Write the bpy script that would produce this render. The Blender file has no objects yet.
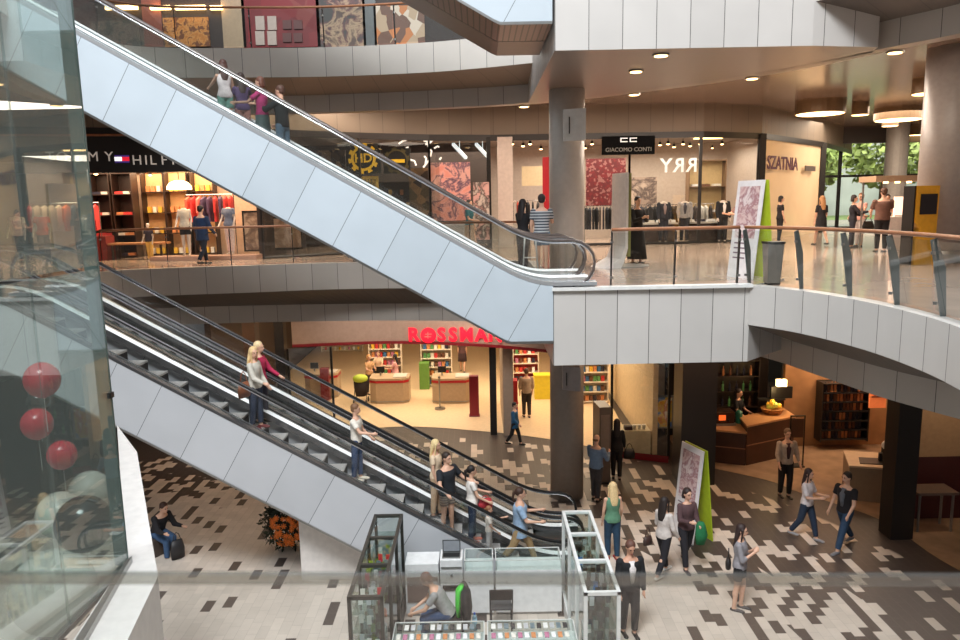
import bpy, bmesh, math, random
from math import sin, cos, pi, radians, sqrt, atan2
from mathutils import Vector, Matrix
random.seed(7)
C = bpy.context.scene.collection
SC = bpy.context.scene
# ------------------------------------------------------------------ camera
FPX = 735.0; PITCH = radians(9.05); ROLL = radians(-1.09); EYE = Vector((0, 0, 7.65))
cF = Vector((0, cos(PITCH), -sin(PITCH))); cU0 = Vector((0, sin(PITCH), cos(PITCH)))
cR = Vector((1, 0, 0))*cos(ROLL) + cU0*sin(ROLL); cU = -Vector((1, 0, 0))*sin(ROLL) + cU0*cos(ROLL)
camd = bpy.data.cameras.new('camera'); cam = bpy.data.objects.new('camera', camd); C.objects.link(cam)
cam.matrix_world = Matrix(((cR.x, cU.x, -cF.x, 0), (cR.y, cU.y, -cF.y, 0), (cR.z, cU.z, -cF.z, EYE.z), (0, 0, 0, 1)))
camd.sensor_width = 36; camd.lens = FPX/960*36; camd.clip_start = .05; camd.clip_end = 300
camd.dof.use_dof = True; camd.dof.focus_distance = 15; camd.dof.aperture_fstop = 4.0
SC.camera = cam
def pix(x, y): return cF + (x-480)/FPX*cR + (320-y)/FPX*cU
def onz(x, y, z): d = pix(x, y); return EYE + d*((z-EYE.z)/d.z)
def ony(x, y, Y): d = pix(x, y); return EYE + d*(Y/d.y)
# ------------------------------------------------------------------ world, lights, exposure
W = bpy.data.worlds.new('world'); SC.world = W; W.use_nodes = True
nt = W.node_tree; bg = nt.nodes['Background']
tc = nt.nodes.new('ShaderNodeTexCoord'); sx = nt.nodes.new('ShaderNodeSeparateXYZ'); cr = nt.nodes.new('ShaderNodeValToRGB')
nt.links.new(tc.outputs['Generated'], sx.inputs[0]); nt.links.new(sx.outputs['Z'], cr.inputs[0]); nt.links.new(cr.outputs[0], bg.inputs[0])
e = cr.color_ramp.elements; e[0].position = 0.05; e[0].color = (.16, .13, .11, 1); e[1].position = .75; e[1].color = (.80, .88, .95, 1)
e2 = e.new(.3); e2.color = (.36, .37, .38, 1)
bg.inputs[1].default_value = .62
SC.view_settings.view_transform = 'Standard'; SC.view_settings.look = 'None'; SC.view_settings.gamma = 1; SC.view_settings.exposure = 0.45
SC.view_settings.use_curve_mapping = False
def light(name, loc, size, power, col=(1, 1, 1), rot=(0, 0, 0), sy=None, spread=180):
    l = bpy.data.lights.new(name, 'AREA'); l.energy = power; l.color = col; l.size = size
    if sy: l.shape = 'RECTANGLE'; l.size_y = sy
    l.spread = radians(spread)
    o = bpy.data.objects.new(name, l); C.objects.link(o); o.location = loc; o.rotation_euler = rot
    return o
def plight(name, loc, power, col=(1, .8, .55), r=.15):
    l = bpy.data.lights.new(name, 'POINT'); l.energy = power; l.color = col; l.shadow_soft_size = r
    o = bpy.data.objects.new(name, l); C.objects.link(o); o.location = loc; return o
WARM = (1, .72, .45); CREAM = (1, .84, .63); COOL = (.94, .975, 1)
# daylight through the roof glazing over the void
light('skylight', (-3, -1.5, 26), 9, 7000, COOL, (radians(31), 0, 0), 7)
light('skylight_rear', (-2, 9, 24), 9, 250, COOL, (0, 0, 0), 9)
# shop and gallery lighting, plus a few added fill lights
light('shop_light_drugstore', (-2.2, 28.5, 4.1), 8, 470, (1, .80, .56), (0, 0, 0), 7)
light('shop_light_drugstore', (3.6, 26.5, 4.1), 3, 200, (1, .80, .56), (0, 0, 0), 6)
light('shop_light_cafe', (10.5, 21.5, 3.9), 2.5, 85, (1, .70, .46), (0, 0, 0), 2)
light('shop_light_fashion', (-10.5, 25.0, 8.9), 7, 400, (1, .70, .45), (0, 0, 0), 3)
light('shop_light_outfitter', (-1.5, 29.5, 9.7), 6, 230, (1, .84, .68), (0, 0, 0), 3)
light('shop_light_menswear', (6.5, 30.0, 9.7), 8, 420, (1, .86, .72), (0, 0, 0), 3.5)
light('gallery_light', (7.5, 22, 10.9), 7, 760, (1, .83, .68), (0, 0, 0), 5)
light('gallery_light_entrance', (17.5, 31, 10.9), 6, 620, (1, .84, .66), (0, 0, 0), 6)
light('fill_light_shopfronts', (-1, 24.6, 10.95), 9, 190, (1, .82, .66), (0, 0, 0), .8)  # added strip lamp, brightens the posters and shop signs
light('fill_light_column', (9.5, 15.8, 11.0), 2.5, 45, (1, .84, .68), (0, 0, 0), 2.5)  # unseen lamp added to lift the thick right column
light('gallery_light_left', (-6, 22.9, 11.0), 4, 110, (1, .76, .54), (0, 0, 0), 1)
light('shop_light_upper', (-5, 26, 16.6), 10, 260, (1, .76, .52), (0, 0, 0), 4)
light('fill_light_partition', (10.6, 15.4, 4.5), .8, 22, (1, .74, .5), (radians(15), 0, 0), .4)  # added fill so the beige partition comes out lighter
light('fill_light_cafe_wall', (11, 20.4, 4.1), 2.2, 80, (1, .72, .46), (radians(30), 0, 0), .6)  # extra lamp put in to brighten the wooden wall
light('fill_light_fascia', (-2, 22.6, 4.15), 6, 70, (1, .8, .65), (radians(38), 0, 0), .3)  # added in front of the fascia to lighten it
light('concourse_light', (-8, 22.6, 4.1), 4, 45, (1, .60, .30), (0, 0, 0), 1)
light('concourse_light_right', (5.5, 18.2, 4.1), 4, 60, (1, .62, .36), (0, 0, 0), 2)
# ------------------------------------------------------------------ materials
def lin(c):
    return tuple((v/255/12.92 if v/255 <= .04045 else ((v/255+.055)/1.055)**2.4) for v in c)
MC = {}
def mat(name, c, rough=.5, metal=0, spec=.5, var=.06, scale=9, emit=None, es=1, bump=0):
    if name in MC: return MC[name]
    m = bpy.data.materials.new(name); m.use_nodes = True; MC[name] = m
    n = m.node_tree.nodes; L = m.node_tree.links; b = n['Principled BSDF']
    col = lin(c)
    if var:
        g = n.new('ShaderNodeTexCoord'); t = n.new('ShaderNodeTexNoise'); t.inputs['Scale'].default_value = scale; t.inputs['Detail'].default_value = 2
        r = n.new('ShaderNodeValToRGB'); r.color_ramp.elements[0].position = .3; r.color_ramp.elements[1].position = .7
        r.color_ramp.elements[0].color = tuple(v*(1-var) for v in col)+(1,); r.color_ramp.elements[1].color = tuple(min(1, v*(1+var)) for v in col)+(1,)
        L.new(g.outputs['Object'], t.inputs['Vector']); L.new(t.outputs[0], r.inputs[0]); L.new(r.outputs[0], b.inputs['Base Color'])
        if bump:
            bp = n.new('ShaderNodeBump'); bp.inputs['Strength'].default_value = bump; L.new(t.outputs[0], bp.inputs['Height']); L.new(bp.outputs[0], b.inputs['Normal'])
    else: b.inputs['Base Color'].default_value = col+(1,)
    b.inputs['Roughness'].default_value = rough; b.inputs['Metallic'].default_value = metal; b.inputs['Specular IOR Level'].default_value = spec
    if emit: b.inputs['Emission Color'].default_value = lin(emit)+(1,); b.inputs['Emission Strength'].default_value = es
    return m
def math_node(nt, op, a, b=None, c=None):
    n = nt.nodes.new('ShaderNodeMath'); n.operation = op
    for i, v in enumerate((a, b, c)):
        if v is None: continue
        if hasattr(v, 'is_linked') or hasattr(v, 'links'): nt.links.new(v, n.inputs[i])
        else: n.inputs[i].default_value = v
    return n.outputs[0]
def panel_mat(name, c, pitch, rough=.45, jw=.012, slant=0, jc=(70, 66, 64), spec=.5, metal=0, horiz=None):
    """cladding panels with dark joints every <pitch> metres along the u of the sweep"""
    m = mat(name, c, rough, metal, spec, .03, 1.3); nt = m.node_tree; n = nt.nodes; L = nt.links
    uv = n.new('ShaderNodeUVMap'); s = n.new('ShaderNodeSeparateXYZ'); L.new(uv.outputs[0], s.inputs[0])
    u = math_node(nt, 'ADD', s.outputs[0], math_node(nt, 'MULTIPLY', s.outputs[1], slant))
    f = math_node(nt, 'FRACT', math_node(nt, 'DIVIDE', u, pitch))
    j = math_node(nt, 'LESS_THAN', f, jw/pitch)
    if horiz:
        f2 = math_node(nt, 'FRACT', math_node(nt, 'DIVIDE', s.outputs[1], horiz)); j = math_node(nt, 'MAXIMUM', j, math_node(nt, 'LESS_THAN', f2, jw/horiz))
    mx = n.new('ShaderNodeMix'); mx.data_type = 'RGBA'
    b = n['Principled BSDF']; src = b.inputs['Base Color'].links[0].from_socket
    # each panel a touch different
    wn = n.new('ShaderNodeTexWhiteNoise'); wn.noise_dimensions = '1D'; L.new(math_node(nt, 'FLOOR', math_node(nt, 'DIVIDE', u, pitch)), wn.inputs['W'])
    hsv = n.new('ShaderNodeHueSaturation'); L.new(src, hsv.inputs['Color']); L.new(math_node(nt, 'MULTIPLY_ADD', wn.outputs[0], .08, .96), hsv.inputs['Value'])
    L.new(j, mx.inputs[0]); L.new(hsv.outputs[0], mx.inputs[6]); mx.inputs[7].default_value = lin(jc)+(1,)
    L.new(mx.outputs[2], b.inputs['Base Color']); return m
def thin_glass(name, tint=(225, 235, 232), refl=.08, rough=0.0, fres=1.45, painted_haze=0):
    m = bpy.data.materials.new(name); m.use_nodes = True; MC[name] = m; nt = m.node_tree; n = nt.nodes; L = nt.links; n.remove(n['Principled BSDF'])
    tr = n.new('ShaderNodeBsdfTransparent'); tr.inputs[0].default_value = lin(tint)+(1,)
    gl = n.new('ShaderNodeBsdfGlossy'); gl.inputs['Roughness'].default_value = rough; gl.inputs[0].default_value = (1, 1, 1, 1)
    fr = n.new('ShaderNodeFresnel'); ge = n.new('ShaderNodeNewGeometry'); L.new(math_node(nt, 'MULTIPLY_ADD', ge.outputs['Backfacing'], 1/fres-fres, fres), fr.inputs[0])
    a = math_node(nt, 'MINIMUM', math_node(nt, 'ADD', fr.outputs[0], refl), 1)
    mx = n.new('ShaderNodeMixShader'); L.new(a, mx.inputs[0]); L.new(tr.outputs[0], mx.inputs[1]); L.new(gl.outputs[0], mx.inputs[2])
    out = mx.outputs[0]
    if painted_haze:
        df = n.new('ShaderNodeBsdfDiffuse'); df.inputs[0].default_value = (.75, .85, .82, 1); m2 = n.new('ShaderNodeMixShader'); m2.inputs[0].default_value = painted_haze; L.new(out, m2.inputs[1]); L.new(df.outputs[0], m2.inputs[2]); out = m2.outputs[0]
    L.new(out, n['Material Output'].inputs[0]); return m
white = mat('white_lacquer', (215, 214, 211), .35); black = mat('black_paint', (22, 20, 20), .45); dark = mat('dark_metal', (52, 50, 49), .4, .6)
steel = mat('brushed_steel', (150, 150, 148), .32, .9); chrome = mat('bright_steel', (215, 218, 222), .2, 1.0); rubber = mat('handrail_rubber', (20, 19, 20), .3)
wood = mat('wood_rail', (150, 98, 66), .4, var=.15, scale=4); glass = thin_glass('clear_glass', (232, 238, 236), .02)
red = mat('red_plastic', (170, 22, 34), .4); beige = mat('beige_laminate', (182, 160, 132), .5)
lampglow = mat('lamp_glow', (255, 225, 170), .5, emit=(255, 208, 140), es=5, var=0)
hotglow = mat('spot_glow', (255, 220, 180), .5, emit=(255, 190, 130), es=14, var=0)
# ------------------------------------------------------------------ mesh builder
class MB:
    def __init__(s): s.v = []; s.f = []; s.m = []; s.uv = {}
    def quad(s, a, b, c, d, m=0, uv=None):
        i = len(s.v); s.v += [tuple(a), tuple(b), tuple(c), tuple(d)]; s.f.append((i, i+1, i+2, i+3)); s.m.append(m)
        if uv: s.uv[len(s.f)-1] = uv
    def poly(s, pts, m=0): i = len(s.v); s.v += [tuple(p) for p in pts]; s.f.append(tuple(range(i, i+len(pts)))); s.m.append(m)
    def box(s, x0, y0, z0, x1, y1, z1, m=0, T=None, b=0):
        i = len(s.v); P = [(x0, y0, z0), (x1, y0, z0), (x1, y1, z0), (x0, y1, z0), (x0, y0, z1), (x1, y0, z1), (x1, y1, z1), (x0, y1, z1)]
        if T: P = [tuple(T @ Vector(p)) for p in P]
        s.v += P
        for f in ((3, 2, 1, 0), (4, 5, 6, 7), (0, 1, 5, 4), (1, 2, 6, 5), (2, 3, 7, 6), (3, 0, 4, 7)): s.f.append(tuple(i+k for k in f)); s.m.append(m)
        return s
    def cone(s, p0, p1, r0, r1, n=12, m=0, caps=True, ex=1, ax=None):
        p0 = Vector(p0); p1 = Vector(p1); d = p1-p0
        if d.length < 1e-6: return s
        d.normalize(); a = Vector(ax) if ax else (Vector((1, 0, 0)) if abs(d.x) < .8 else Vector((0, 1, 0)))
        a = (a-d*a.dot(d)).normalized(); b = d.cross(a); i = len(s.v)
        for p, r in ((p0, r0), (p1, r1)):
            for k in range(n):
                t = 2*pi*k/n; s.v.append(tuple(p+a*(cos(t)*r*ex)+b*(sin(t)*r)))
        for k in range(n):
            q = (k+1) % n; s.f.append((i+k, i+q, i+n+q, i+n+k)); s.m.append(m)
        if caps: s.f.append(tuple(i+k for k in reversed(range(n)))); s.m.append(m); s.f.append(tuple(i+n+k for k in range(n))); s.m.append(m)
        return s
    def ball(s, c, rx, ry=None, rz=None, n=12, h=8, m=0, T=None):
        ry = ry or rx; rz = rz or rx; c = Vector(c); i = len(s.v)
        P = [Vector((0, 0, -rz))]
        for a in range(1, h):
            ph = -pi/2+pi*a/h
            for k in range(n): P.append(Vector((cos(ph)*cos(2*pi*k/n)*rx, cos(ph)*sin(2*pi*k/n)*ry, sin(ph)*rz)))
        P.append(Vector((0, 0, rz)))
        s.v += [tuple(c+((T @ p) if T else p)) for p in P]
        for k in range(n):
            q = (k+1) % n; s.f.append((i, i+1+q, i+1+k)); s.m.append(m)
            for a in range(h-2): o = i+1+a*n; s.f.append((o+k, o+q, o+n+q, o+n+k)); s.m.append(m)
            o = i+1+(h-2)*n; s.f.append((o+k, o+q, i+1+(h-1)*n)); s.m.append(m)
        return s
    def tube(s, pts, r, n=8, m=0, ex=1):
        pts = [Vector(p) for p in pts]; i = len(s.v); N = len(pts); a = None
        for k, p in enumerate(pts):
            d = (pts[min(k+1, N-1)]-pts[max(k-1, 0)]).normalized()
            if a is None: a = Vector((0, 1, 0)) if abs(d.y) < .8 else Vector((1, 0, 0))
            a = (a-d*a.dot(d)).normalized(); b = d.cross(a)
            for j in range(n): t = 2*pi*j/n; s.v.append(tuple(p+a*cos(t)*r*ex+b*sin(t)*r))
        for k in range(N-1):
            for j in range(n): q = (j+1) % n; s.f.append((i+k*n+j, i+k*n+q, i+(k+1)*n+q, i+(k+1)*n+j)); s.m.append(m)
        s.f.append(tuple(i+j for j in reversed(range(n)))); s.m.append(m); s.f.append(tuple(i+(N-1)*n+j for j in range(n))); s.m.append(m)
        return s
    def loft(s, rings, m=0, n=16):
        """rings: (centre, rx, ry, T) ellipses joined into one closed tube"""
        i = len(s.v)
        for c, rx, ry, T in rings:
            for k in range(n):
                t = 2*pi*k/n; p = Vector((cos(t)*rx, sin(t)*ry, 0)); s.v.append(tuple(Vector(c)+(T @ p if T else p)))
        for a in range(len(rings)-1):
            for k in range(n): q = (k+1) % n; s.f.append((i+a*n+k, i+a*n+q, i+(a+1)*n+q, i+(a+1)*n+k)); s.m.append(m)
        s.f.append(tuple(i+k for k in reversed(range(n)))); s.m.append(m); o = i+(len(rings)-1)*n; s.f.append(tuple(o+k for k in range(n))); s.m.append(m)
        return s
    def prism(s, pts, z0, z1, m=0, ms=None):
        """vertical prism over a 2D outline"""
        ms = m if ms is None else ms; n = len(pts)
        s.poly([(p[0], p[1], z1) for p in pts], m); s.poly([(p[0], p[1], z0) for p in reversed(pts)], m); u = 0
        for k in range(n):
            a = pts[k]; b = pts[(k+1) % n]; l = sqrt((a[0]-b[0])**2+(a[1]-b[1])**2)
            s.quad((a[0], a[1], z0), (b[0], b[1], z0), (b[0], b[1], z1), (a[0], a[1], z1), ms, [(u, z0), (u+l, z0), (u+l, z1), (u, z1)]); u += l
        return s
    def prismy(s, pts, y0, y1, m=0, mt=None, mf=None):
        """prism along Y over an outline in XZ; top/bottom runs get their own material"""
        n = len(pts); mf = m if mf is None else mf
        i = len(s.v); s.v += [(p[0], y0, p[1]) for p in pts]+[(p[0], y1, p[1]) for p in pts]
        s.f.append(tuple(i+k for k in range(n))); s.m.append(mf); s.f.append(tuple(i+n+k for k in reversed(range(n)))); s.m.append(mf)
        for k in range(n): q = (k+1) % n; s.f.append((i+q, i+k, i+n+k, i+n+q)); s.m.append(mt[k] if mt else m)
        return s
    def build(s, name, mats, parent=None, smooth=False, bevel=0, loc=None, rotz=None):
        me = bpy.data.meshes.new(name); me.from_pydata(s.v, [], s.f)
        if not isinstance(mats, (list, tuple)): mats = [mats]
        for x in mats: me.materials.append(x)
        me.polygons.foreach_set('material_index', s.m)
        if s.uv:
            l = me.uv_layers.new(name='UVMap')
            for fi, uv in s.uv.items():
                for li, c in zip(me.polygons[fi].loop_indices, uv): l.data[li].uv = c
        assert len(s.m)==len(s.f)
        if smooth: me.polygons.foreach_set('use_smooth', [True]*len(s.f))
        o = bpy.data.objects.new(name, me); C.objects.link(o)
        if parent: o.parent = parent
        if bevel:
            b = o.modifiers.new('bevel', 'BEVEL'); b.width = bevel; b.segments = 2; b.limit_method = 'ANGLE'
        if loc is not None: o.location = loc
        if rotz is not None: o.rotation_euler = (0, 0, rotz)
        me.update(); return o
def tag(o, label, cat, group=None):
    o['label'] = label; o['category'] = cat
    if group: o['group'] = group
    return o
def thing(name, label, cat, loc=(0, 0, 0), rz=0, group=None):
    o = bpy.data.objects.new(name, None); C.objects.link(o); o.location = loc; o.rotation_euler = (0, 0, rz); o.empty_display_size = .2
    return tag(o, label, cat, group)
def struct(o): o['kind'] = 'structure'; return o
def copy_tree(o, parent=None):
    c = o.copy(); C.objects.link(c)
    if parent: c.parent = parent
    for ch in list(o.children): copy_tree(ch, c)
    return c
def dup(o, loc=None, rz=None, label=None, group=None):
    c = copy_tree(o)
    if loc is not None: c.location = loc
    if rz is not None: c.rotation_euler = (0, 0, rz)
    if label: c['label'] = label
    if group: c['group'] = group
    return c
def text(s, size, m, parent=None, loc=(0, 0, 0), rot=(pi/2, 0, 0), ext=.01, name='lettering', align='CENTER', sxx=1, bold=0):
    cu = bpy.data.curves.new(name, 'FONT'); cu.body = s; cu.size = size; cu.extrude = ext; cu.align_x = align; cu.align_y = 'CENTER'; cu.offset = bold; cu.resolution_u = 3
    t = bpy.data.objects.new('tmp', cu); C.objects.link(t); dg = bpy.context.evaluated_depsgraph_get()
    me = bpy.data.meshes.new_from_object(t.evaluated_get(dg)); bpy.data.objects.remove(t); me.materials.clear(); me.materials.append(m)
    o = bpy.data.objects.new(name, me); C.objects.link(o); o.location = loc; o.rotation_euler = rot; o.scale = (sxx, 1, 1)
    if parent: o.parent = parent
    return o
def spl(pts, n=8):
    """Catmull-Rom through 2D points"""
    out = []; P = [pts[0]]+list(pts)+[pts[-1]]
    for i in range(1, len(P)-2):
        for k in range(n):
            t = k/n; a, b, c, d = P[i-1], P[i], P[i+1], P[i+2]
            out.append(tuple(.5*(2*b[j]+(c[j]-a[j])*t+(2*a[j]-5*b[j]+4*c[j]-d[j])*t*t+(3*b[j]-a[j]-3*c[j]+d[j])*t**3) for j in range(len(b))))
    out.append(tuple(pts[-1])); return out
def normals(p):
    o = []
    for i in range(len(p)):
        a = p[max(i-1, 0)]; b = p[min(i+1, len(p)-1)]; dx, dy = b[0]-a[0], b[1]-a[1]; l = sqrt(dx*dx+dy*dy) or 1; o.append((-dy/l, dx/l))
    return o
def strip(mb, pa, za, pb, zb, m=0):
    """surface between two parallel polylines, u = arc length"""
    u = 0
    for i in range(len(pa)-1):
        l = sqrt((pa[i+1][0]-pa[i][0])**2+(pa[i+1][1]-pa[i][1])**2)
        w = sqrt((pa[i][0]-pb[i][0])**2+(pa[i][1]-pb[i][1])**2+(za-zb)**2)
        mb.quad((*pa[i][:2], za), (*pa[i+1][:2], za), (*pb[i+1][:2], zb), (*pb[i][:2], zb), m, [(u, 0), (u+l, 0), (u+l, w), (u, w)]); u += l
def off(p, d): return [(a[0]+n[0]*d, a[1]+n[1]*d) for a, n in zip(p, normals(p))]
# ------------------------------------------------------------------ floors
def floor_mat():
    m = mat('mosaic_floor', (196, 184, 172), .42, spec=.4, var=.05, scale=3); nt = m.node_tree; n = nt.nodes; L = nt.links; b = n['Principled BSDF']
    g = n.new('ShaderNodeNewGeometry'); s = n.new('ShaderNodeSeparateXYZ'); L.new(g.outputs['Position'], s.inputs[0])
    TX, TY = .19, .40
    ux = math_node(nt, 'DIVIDE', math_node(nt, 'ADD', s.outputs[0], 200.05), TX); ix = math_node(nt, 'FLOOR', ux); fx = math_node(nt, 'FRACT', ux)
    half = math_node(nt, 'MULTIPLY', math_node(nt, 'MODULO', ix, 3), .3333)
    uy = math_node(nt, 'ADD', math_node(nt, 'DIVIDE', math_node(nt, 'ADD', s.outputs[1], 100), TY), half); iy = math_node(nt, 'FLOOR', uy); fy = math_node(nt, 'FRACT', uy)
    cb = n.new('ShaderNodeCombineXYZ'); L.new(ix, cb.inputs[0]); L.new(iy, cb.inputs[1])
    wn = n.new('ShaderNodeTexWhiteNoise'); wn.noise_dimensions = '2D'; L.new(cb.outputs[0], wn.inputs[0])
    dx = math_node(nt, 'ADD', s.outputs[0], 3.5); dy = math_node(nt, 'SUBTRACT', s.outputs[1], 10.5)
    d = math_node(nt, 'SQRT', math_node(nt, 'ADD', math_node(nt, 'MULTIPLY', dx, dx), math_node(nt, 'MULTIPLY', dy, dy)))
    mr = n.new('ShaderNodeMapRange'); L.new(d, mr.inputs[0]); mr.inputs[1].default_value = 7.6; mr.inputs[2].default_value = 11.7; mr.inputs[3].default_value = .09; mr.inputs[4].default_value = .77
    isd = math_node(nt, 'LESS_THAN', wn.outputs[0], mr.outputs[0])
    mr2 = n.new('ShaderNodeMapRange'); L.new(d, mr2.inputs[0]); mr2.inputs[1].default_value = 13.1; mr2.inputs[2].default_value = 13.2
    isd = math_node(nt, 'MAXIMUM', isd, mr2.outputs[0])
    src = b.inputs['Base Color'].links[0].from_socket
    wn2 = n.new('ShaderNodeTexWhiteNoise'); wn2.noise_dimensions = '2D'; L.new(cb.outputs[0], wn2.inputs[0]); 
    hsv = n.new('ShaderNodeHueSaturation'); L.new(src, hsv.inputs['Color']); sep = n.new('ShaderNodeSeparateColor'); L.new(wn2.outputs['Color'], sep.inputs[0])
    L.new(math_node(nt, 'MULTIPLY_ADD', sep.outputs[2], .16, .90), hsv.inputs['Value'])
    mx = n.new('ShaderNodeMix'); mx.data_type = 'RGBA'; L.new(isd, mx.inputs[0]); L.new(hsv.outputs[0], mx.inputs[6]); mx.inputs[7].default_value = lin((70, 61, 57))+(1,)
    gr = math_node(nt, 'MAXIMUM', math_node(nt, 'LESS_THAN', fx, .04), math_node(nt, 'LESS_THAN', fy, .02))
    mx2 = n.new('ShaderNodeMix'); mx2.data_type = 'RGBA'; L.new(math_node(nt, 'MULTIPLY', gr, .35), mx2.inputs[0]); L.new(mx.outputs[2], mx2.inputs[6]); mx2.inputs[7].default_value = lin((120, 112, 104))+(1,)
    L.new(mx2.outputs[2], b.inputs['Base Color']); return m
fm = floor_mat()
mb = MB(); mb.box(-30, -6, -.3, 30, 50, 0); struct(mb.build('floor', fm))
shop_floor = mat('cream_tiles', (222, 196, 160), .3); cafe_floor = mat('oak_boards', (150, 122, 98), .35, var=.25, scale=2.2)
front0 = spl([(-6.6, 23.7), (-3, 24.7), (0, 24.0), (2.2, 23.0), (4.75, 21.2)], 6)
mb = MB(); mb.poly([(*p, .012) for p in front0+[(4.9, 27), (6.2, 44), (-13, 44), (-6.6, 24)]]); struct(mb.build('floor_drugstore', shop_floor))
front0c = spl([(6.0, 20.6), (7.73, 19.19), (8.28, 18.25), (9.45, 16.54), (9.64, 14.54), (10.2, 12.5)], 5)
mb = MB(); mb.poly([(*p, .012) for p in front0c[::-1]+[(6.1, 30), (22, 30), (22, 12.5)]]); struct(mb.build('floor_cafe', cafe_floor))
# ------------------------------------------------------------------ level one slab
edgeL = spl([(-10.1, 12), (-10.2, 17), (-10.0, 19.2), (-9.2, 20.1), (-6.4, 20.6), (-4.3, 21.0), (-1.5, 20.9), (1.4, 20.4)], 8)
edgeR = spl([(5.07, 13.75), (5.63, 12.8), (5.98, 11.44), (6.05, 10.16), (5.93, 8.93), (5.5, 7.2), (4.8, 5.6)], 8)
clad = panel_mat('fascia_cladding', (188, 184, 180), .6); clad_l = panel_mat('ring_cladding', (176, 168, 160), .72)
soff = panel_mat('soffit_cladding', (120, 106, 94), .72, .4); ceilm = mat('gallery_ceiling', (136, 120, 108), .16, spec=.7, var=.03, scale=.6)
gfloor = mat('gallery_stone', (190, 168, 152), .12, spec=.6, var=.12, scale=1.4)
def tri_floor(name, pts, z0, z1, m):
    from mathutils.geometry import tessellate_polygon
    tr = tessellate_polygon([[Vector((p[0], p[1], 0)) for p in pts]]); mb = MB(); n = len(pts)
    mb.v = [(p[0], p[1], z1) for p in pts]+[(p[0], p[1], z0) for p in pts]
    for a, b, c in tr:
        A, B, C_ = pts[a], pts[b], pts[c]; up = (B[0]-A[0])*(C_[1]-A[1])-(B[1]-A[1])*(C_[0]-A[0]) > 0
        q = (a, b, c) if up else (c, b, a); mb.f.append(q); mb.m.append(0); mb.f.append(tuple(n+k for k in reversed(q))); mb.m.append(0)
    for k in range(n): q = (k+1) % n; mb.f.append((n+k, n+q, q, k)); mb.m.append(0)
    return struct(mb.build(name, m))
tri_floor('floor_gallery', [(-30, 12)]+edgeL+[(1.4, 13.7)]+edgeR+[(30, 5.6), (30, 52), (-30, 52)], 5.35, 6.0, gfloor)
tri_floor('floor_viewpoint', [(-6, -6), (6, -6), (6, .6), (-6, .9)], 5.4, 6.0, gfloor)
def ring(edge, zt, name, lower, drop=.72, m=clad_l):
    mb = MB(); e0 = off(edge, -.03)
    strip(mb, e0, zt-drop, e0, zt+.04, 0); strip(mb, e0, zt+.04, off(edge, .18), zt+.04, 0)
    o1 = struct(mb.build(name, m, smooth=False))
    return o1
ring(edgeL, 6.0, 'trim_1', None); ring([(1.4, 20.4), (1.4, 13.66)], 6.0, 'trim_2', None, .75, clad)
edgeFR = [(1.37, 13.7), (5.07, 13.7)]+edgeR[1:]
mb = MB(); e0 = off(edgeR, -.04); strip(mb, e0, 5.28, e0, 6.03); strip(mb, e0, 6.03, off(edgeR, .2), 6.03); struct(mb.build('trim_3', clad))
# bridge block: full-height fascia
mb = MB(); mb.prism([(1.38, 13.66), (5.08, 13.7), (6.15, 14.75), (6.15, 19), (1.38, 19.5)], 4.57, 6.03, 1, 0); struct(mb.build('trim_4', [clad, gfloor]))
# (thin capping along the bridge front)
mb = MB(); mb.box(1.36, 13.6, 6.0, 5.1, 13.82, 6.06); struct(mb.build('trim_5', white))
# lower band and sloped soffit of level one
low1 = spl([(-12, 17.5), (-10.6, 21.2), (-8.5, 21.9), (-4.5, 22.0), (-.9, 21.6), (2.2, 20.6), (4.6, 18.6), (6.1, 15.9), (6.6, 13.9), (6.9, 12.4), (7.4, 11.0), (8.2, 9.0), (8.6, 7)], 8)
mb = MB(); strip(mb, low1, 4.2, low1, 4.72); struct(mb.build('trim_6', clad_l))
mb = MB(); eL2 = [edgeL[0]]+edgeL
def resample(p, n):
    d = [0]
    for i in range(len(p)-1): d.append(d[-1]+sqrt((p[i+1][0]-p[i][0])**2+(p[i+1][1]-p[i][1])**2))
    out = []; j = 0
    for k in range(n):
        t = d[-1]*k/(n-1)
        while j < len(d)-2 and d[j+1] < t: j += 1
        f = (t-d[j])/max(1e-9, d[j+1]-d[j]); out.append(tuple(p[j][q]+(p[j+1][q]-p[j][q])*f for q in range(2)))
    return out
def slope(name, a, za, b, zb, m, n=60):
    mb = MB(); strip(mb, resample(a, n), za, resample(b, n), zb); return struct(mb.build(name, m))
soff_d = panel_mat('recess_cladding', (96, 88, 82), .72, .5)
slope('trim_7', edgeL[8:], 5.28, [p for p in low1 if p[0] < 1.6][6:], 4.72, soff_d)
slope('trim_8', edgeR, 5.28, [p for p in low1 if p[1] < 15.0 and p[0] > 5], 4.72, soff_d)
tri_floor('ceiling_ground', [(-30, 17)]+low1+[(30, 7), (30, 46), (-30, 46)], 4.72, 4.8, mat('ceiling_white', (205, 196, 184), .6))
# ------------------------------------------------------------------ level two
Z2 = 11.75
edge2 = spl([(-7.4, 10.5), (-8.6, 15), (-9.3, 17.4), (-9.3, 19.1), (-8.4, 20.0), (-6.19, 20.3), (-3.83, 20.4), (-1.43, 20.1), (.12, 19.6), (1.45, 19.0)], 8)
low2 = spl([(-8.2, 10.5), (-9.31, 15), (-10.01, 17.14), (-10.3, 19.6), (-9.4, 21.2), (-7.6, 21.7), (-5.07, 21.8), (-2.2, 21.5), (.93, 20.75), (2.8, 19.7), (4.2, 18.5), (5.5, 17.3), (6.7, 15.7), (7.5, 14.0), (8.1, 12.9), (8.8, 11), (9.2, 9)], 8)
mb = MB(); e0 = off(edge2, -.03); strip(mb, e0, Z2-.7, e0, Z2+.05); strip(mb, e0, Z2+.05, off(edge2, .2), Z2+.05); struct(mb.build('trim_9', panel_mat('upper_ring_cladding', (205, 198, 190), .73)))
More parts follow.
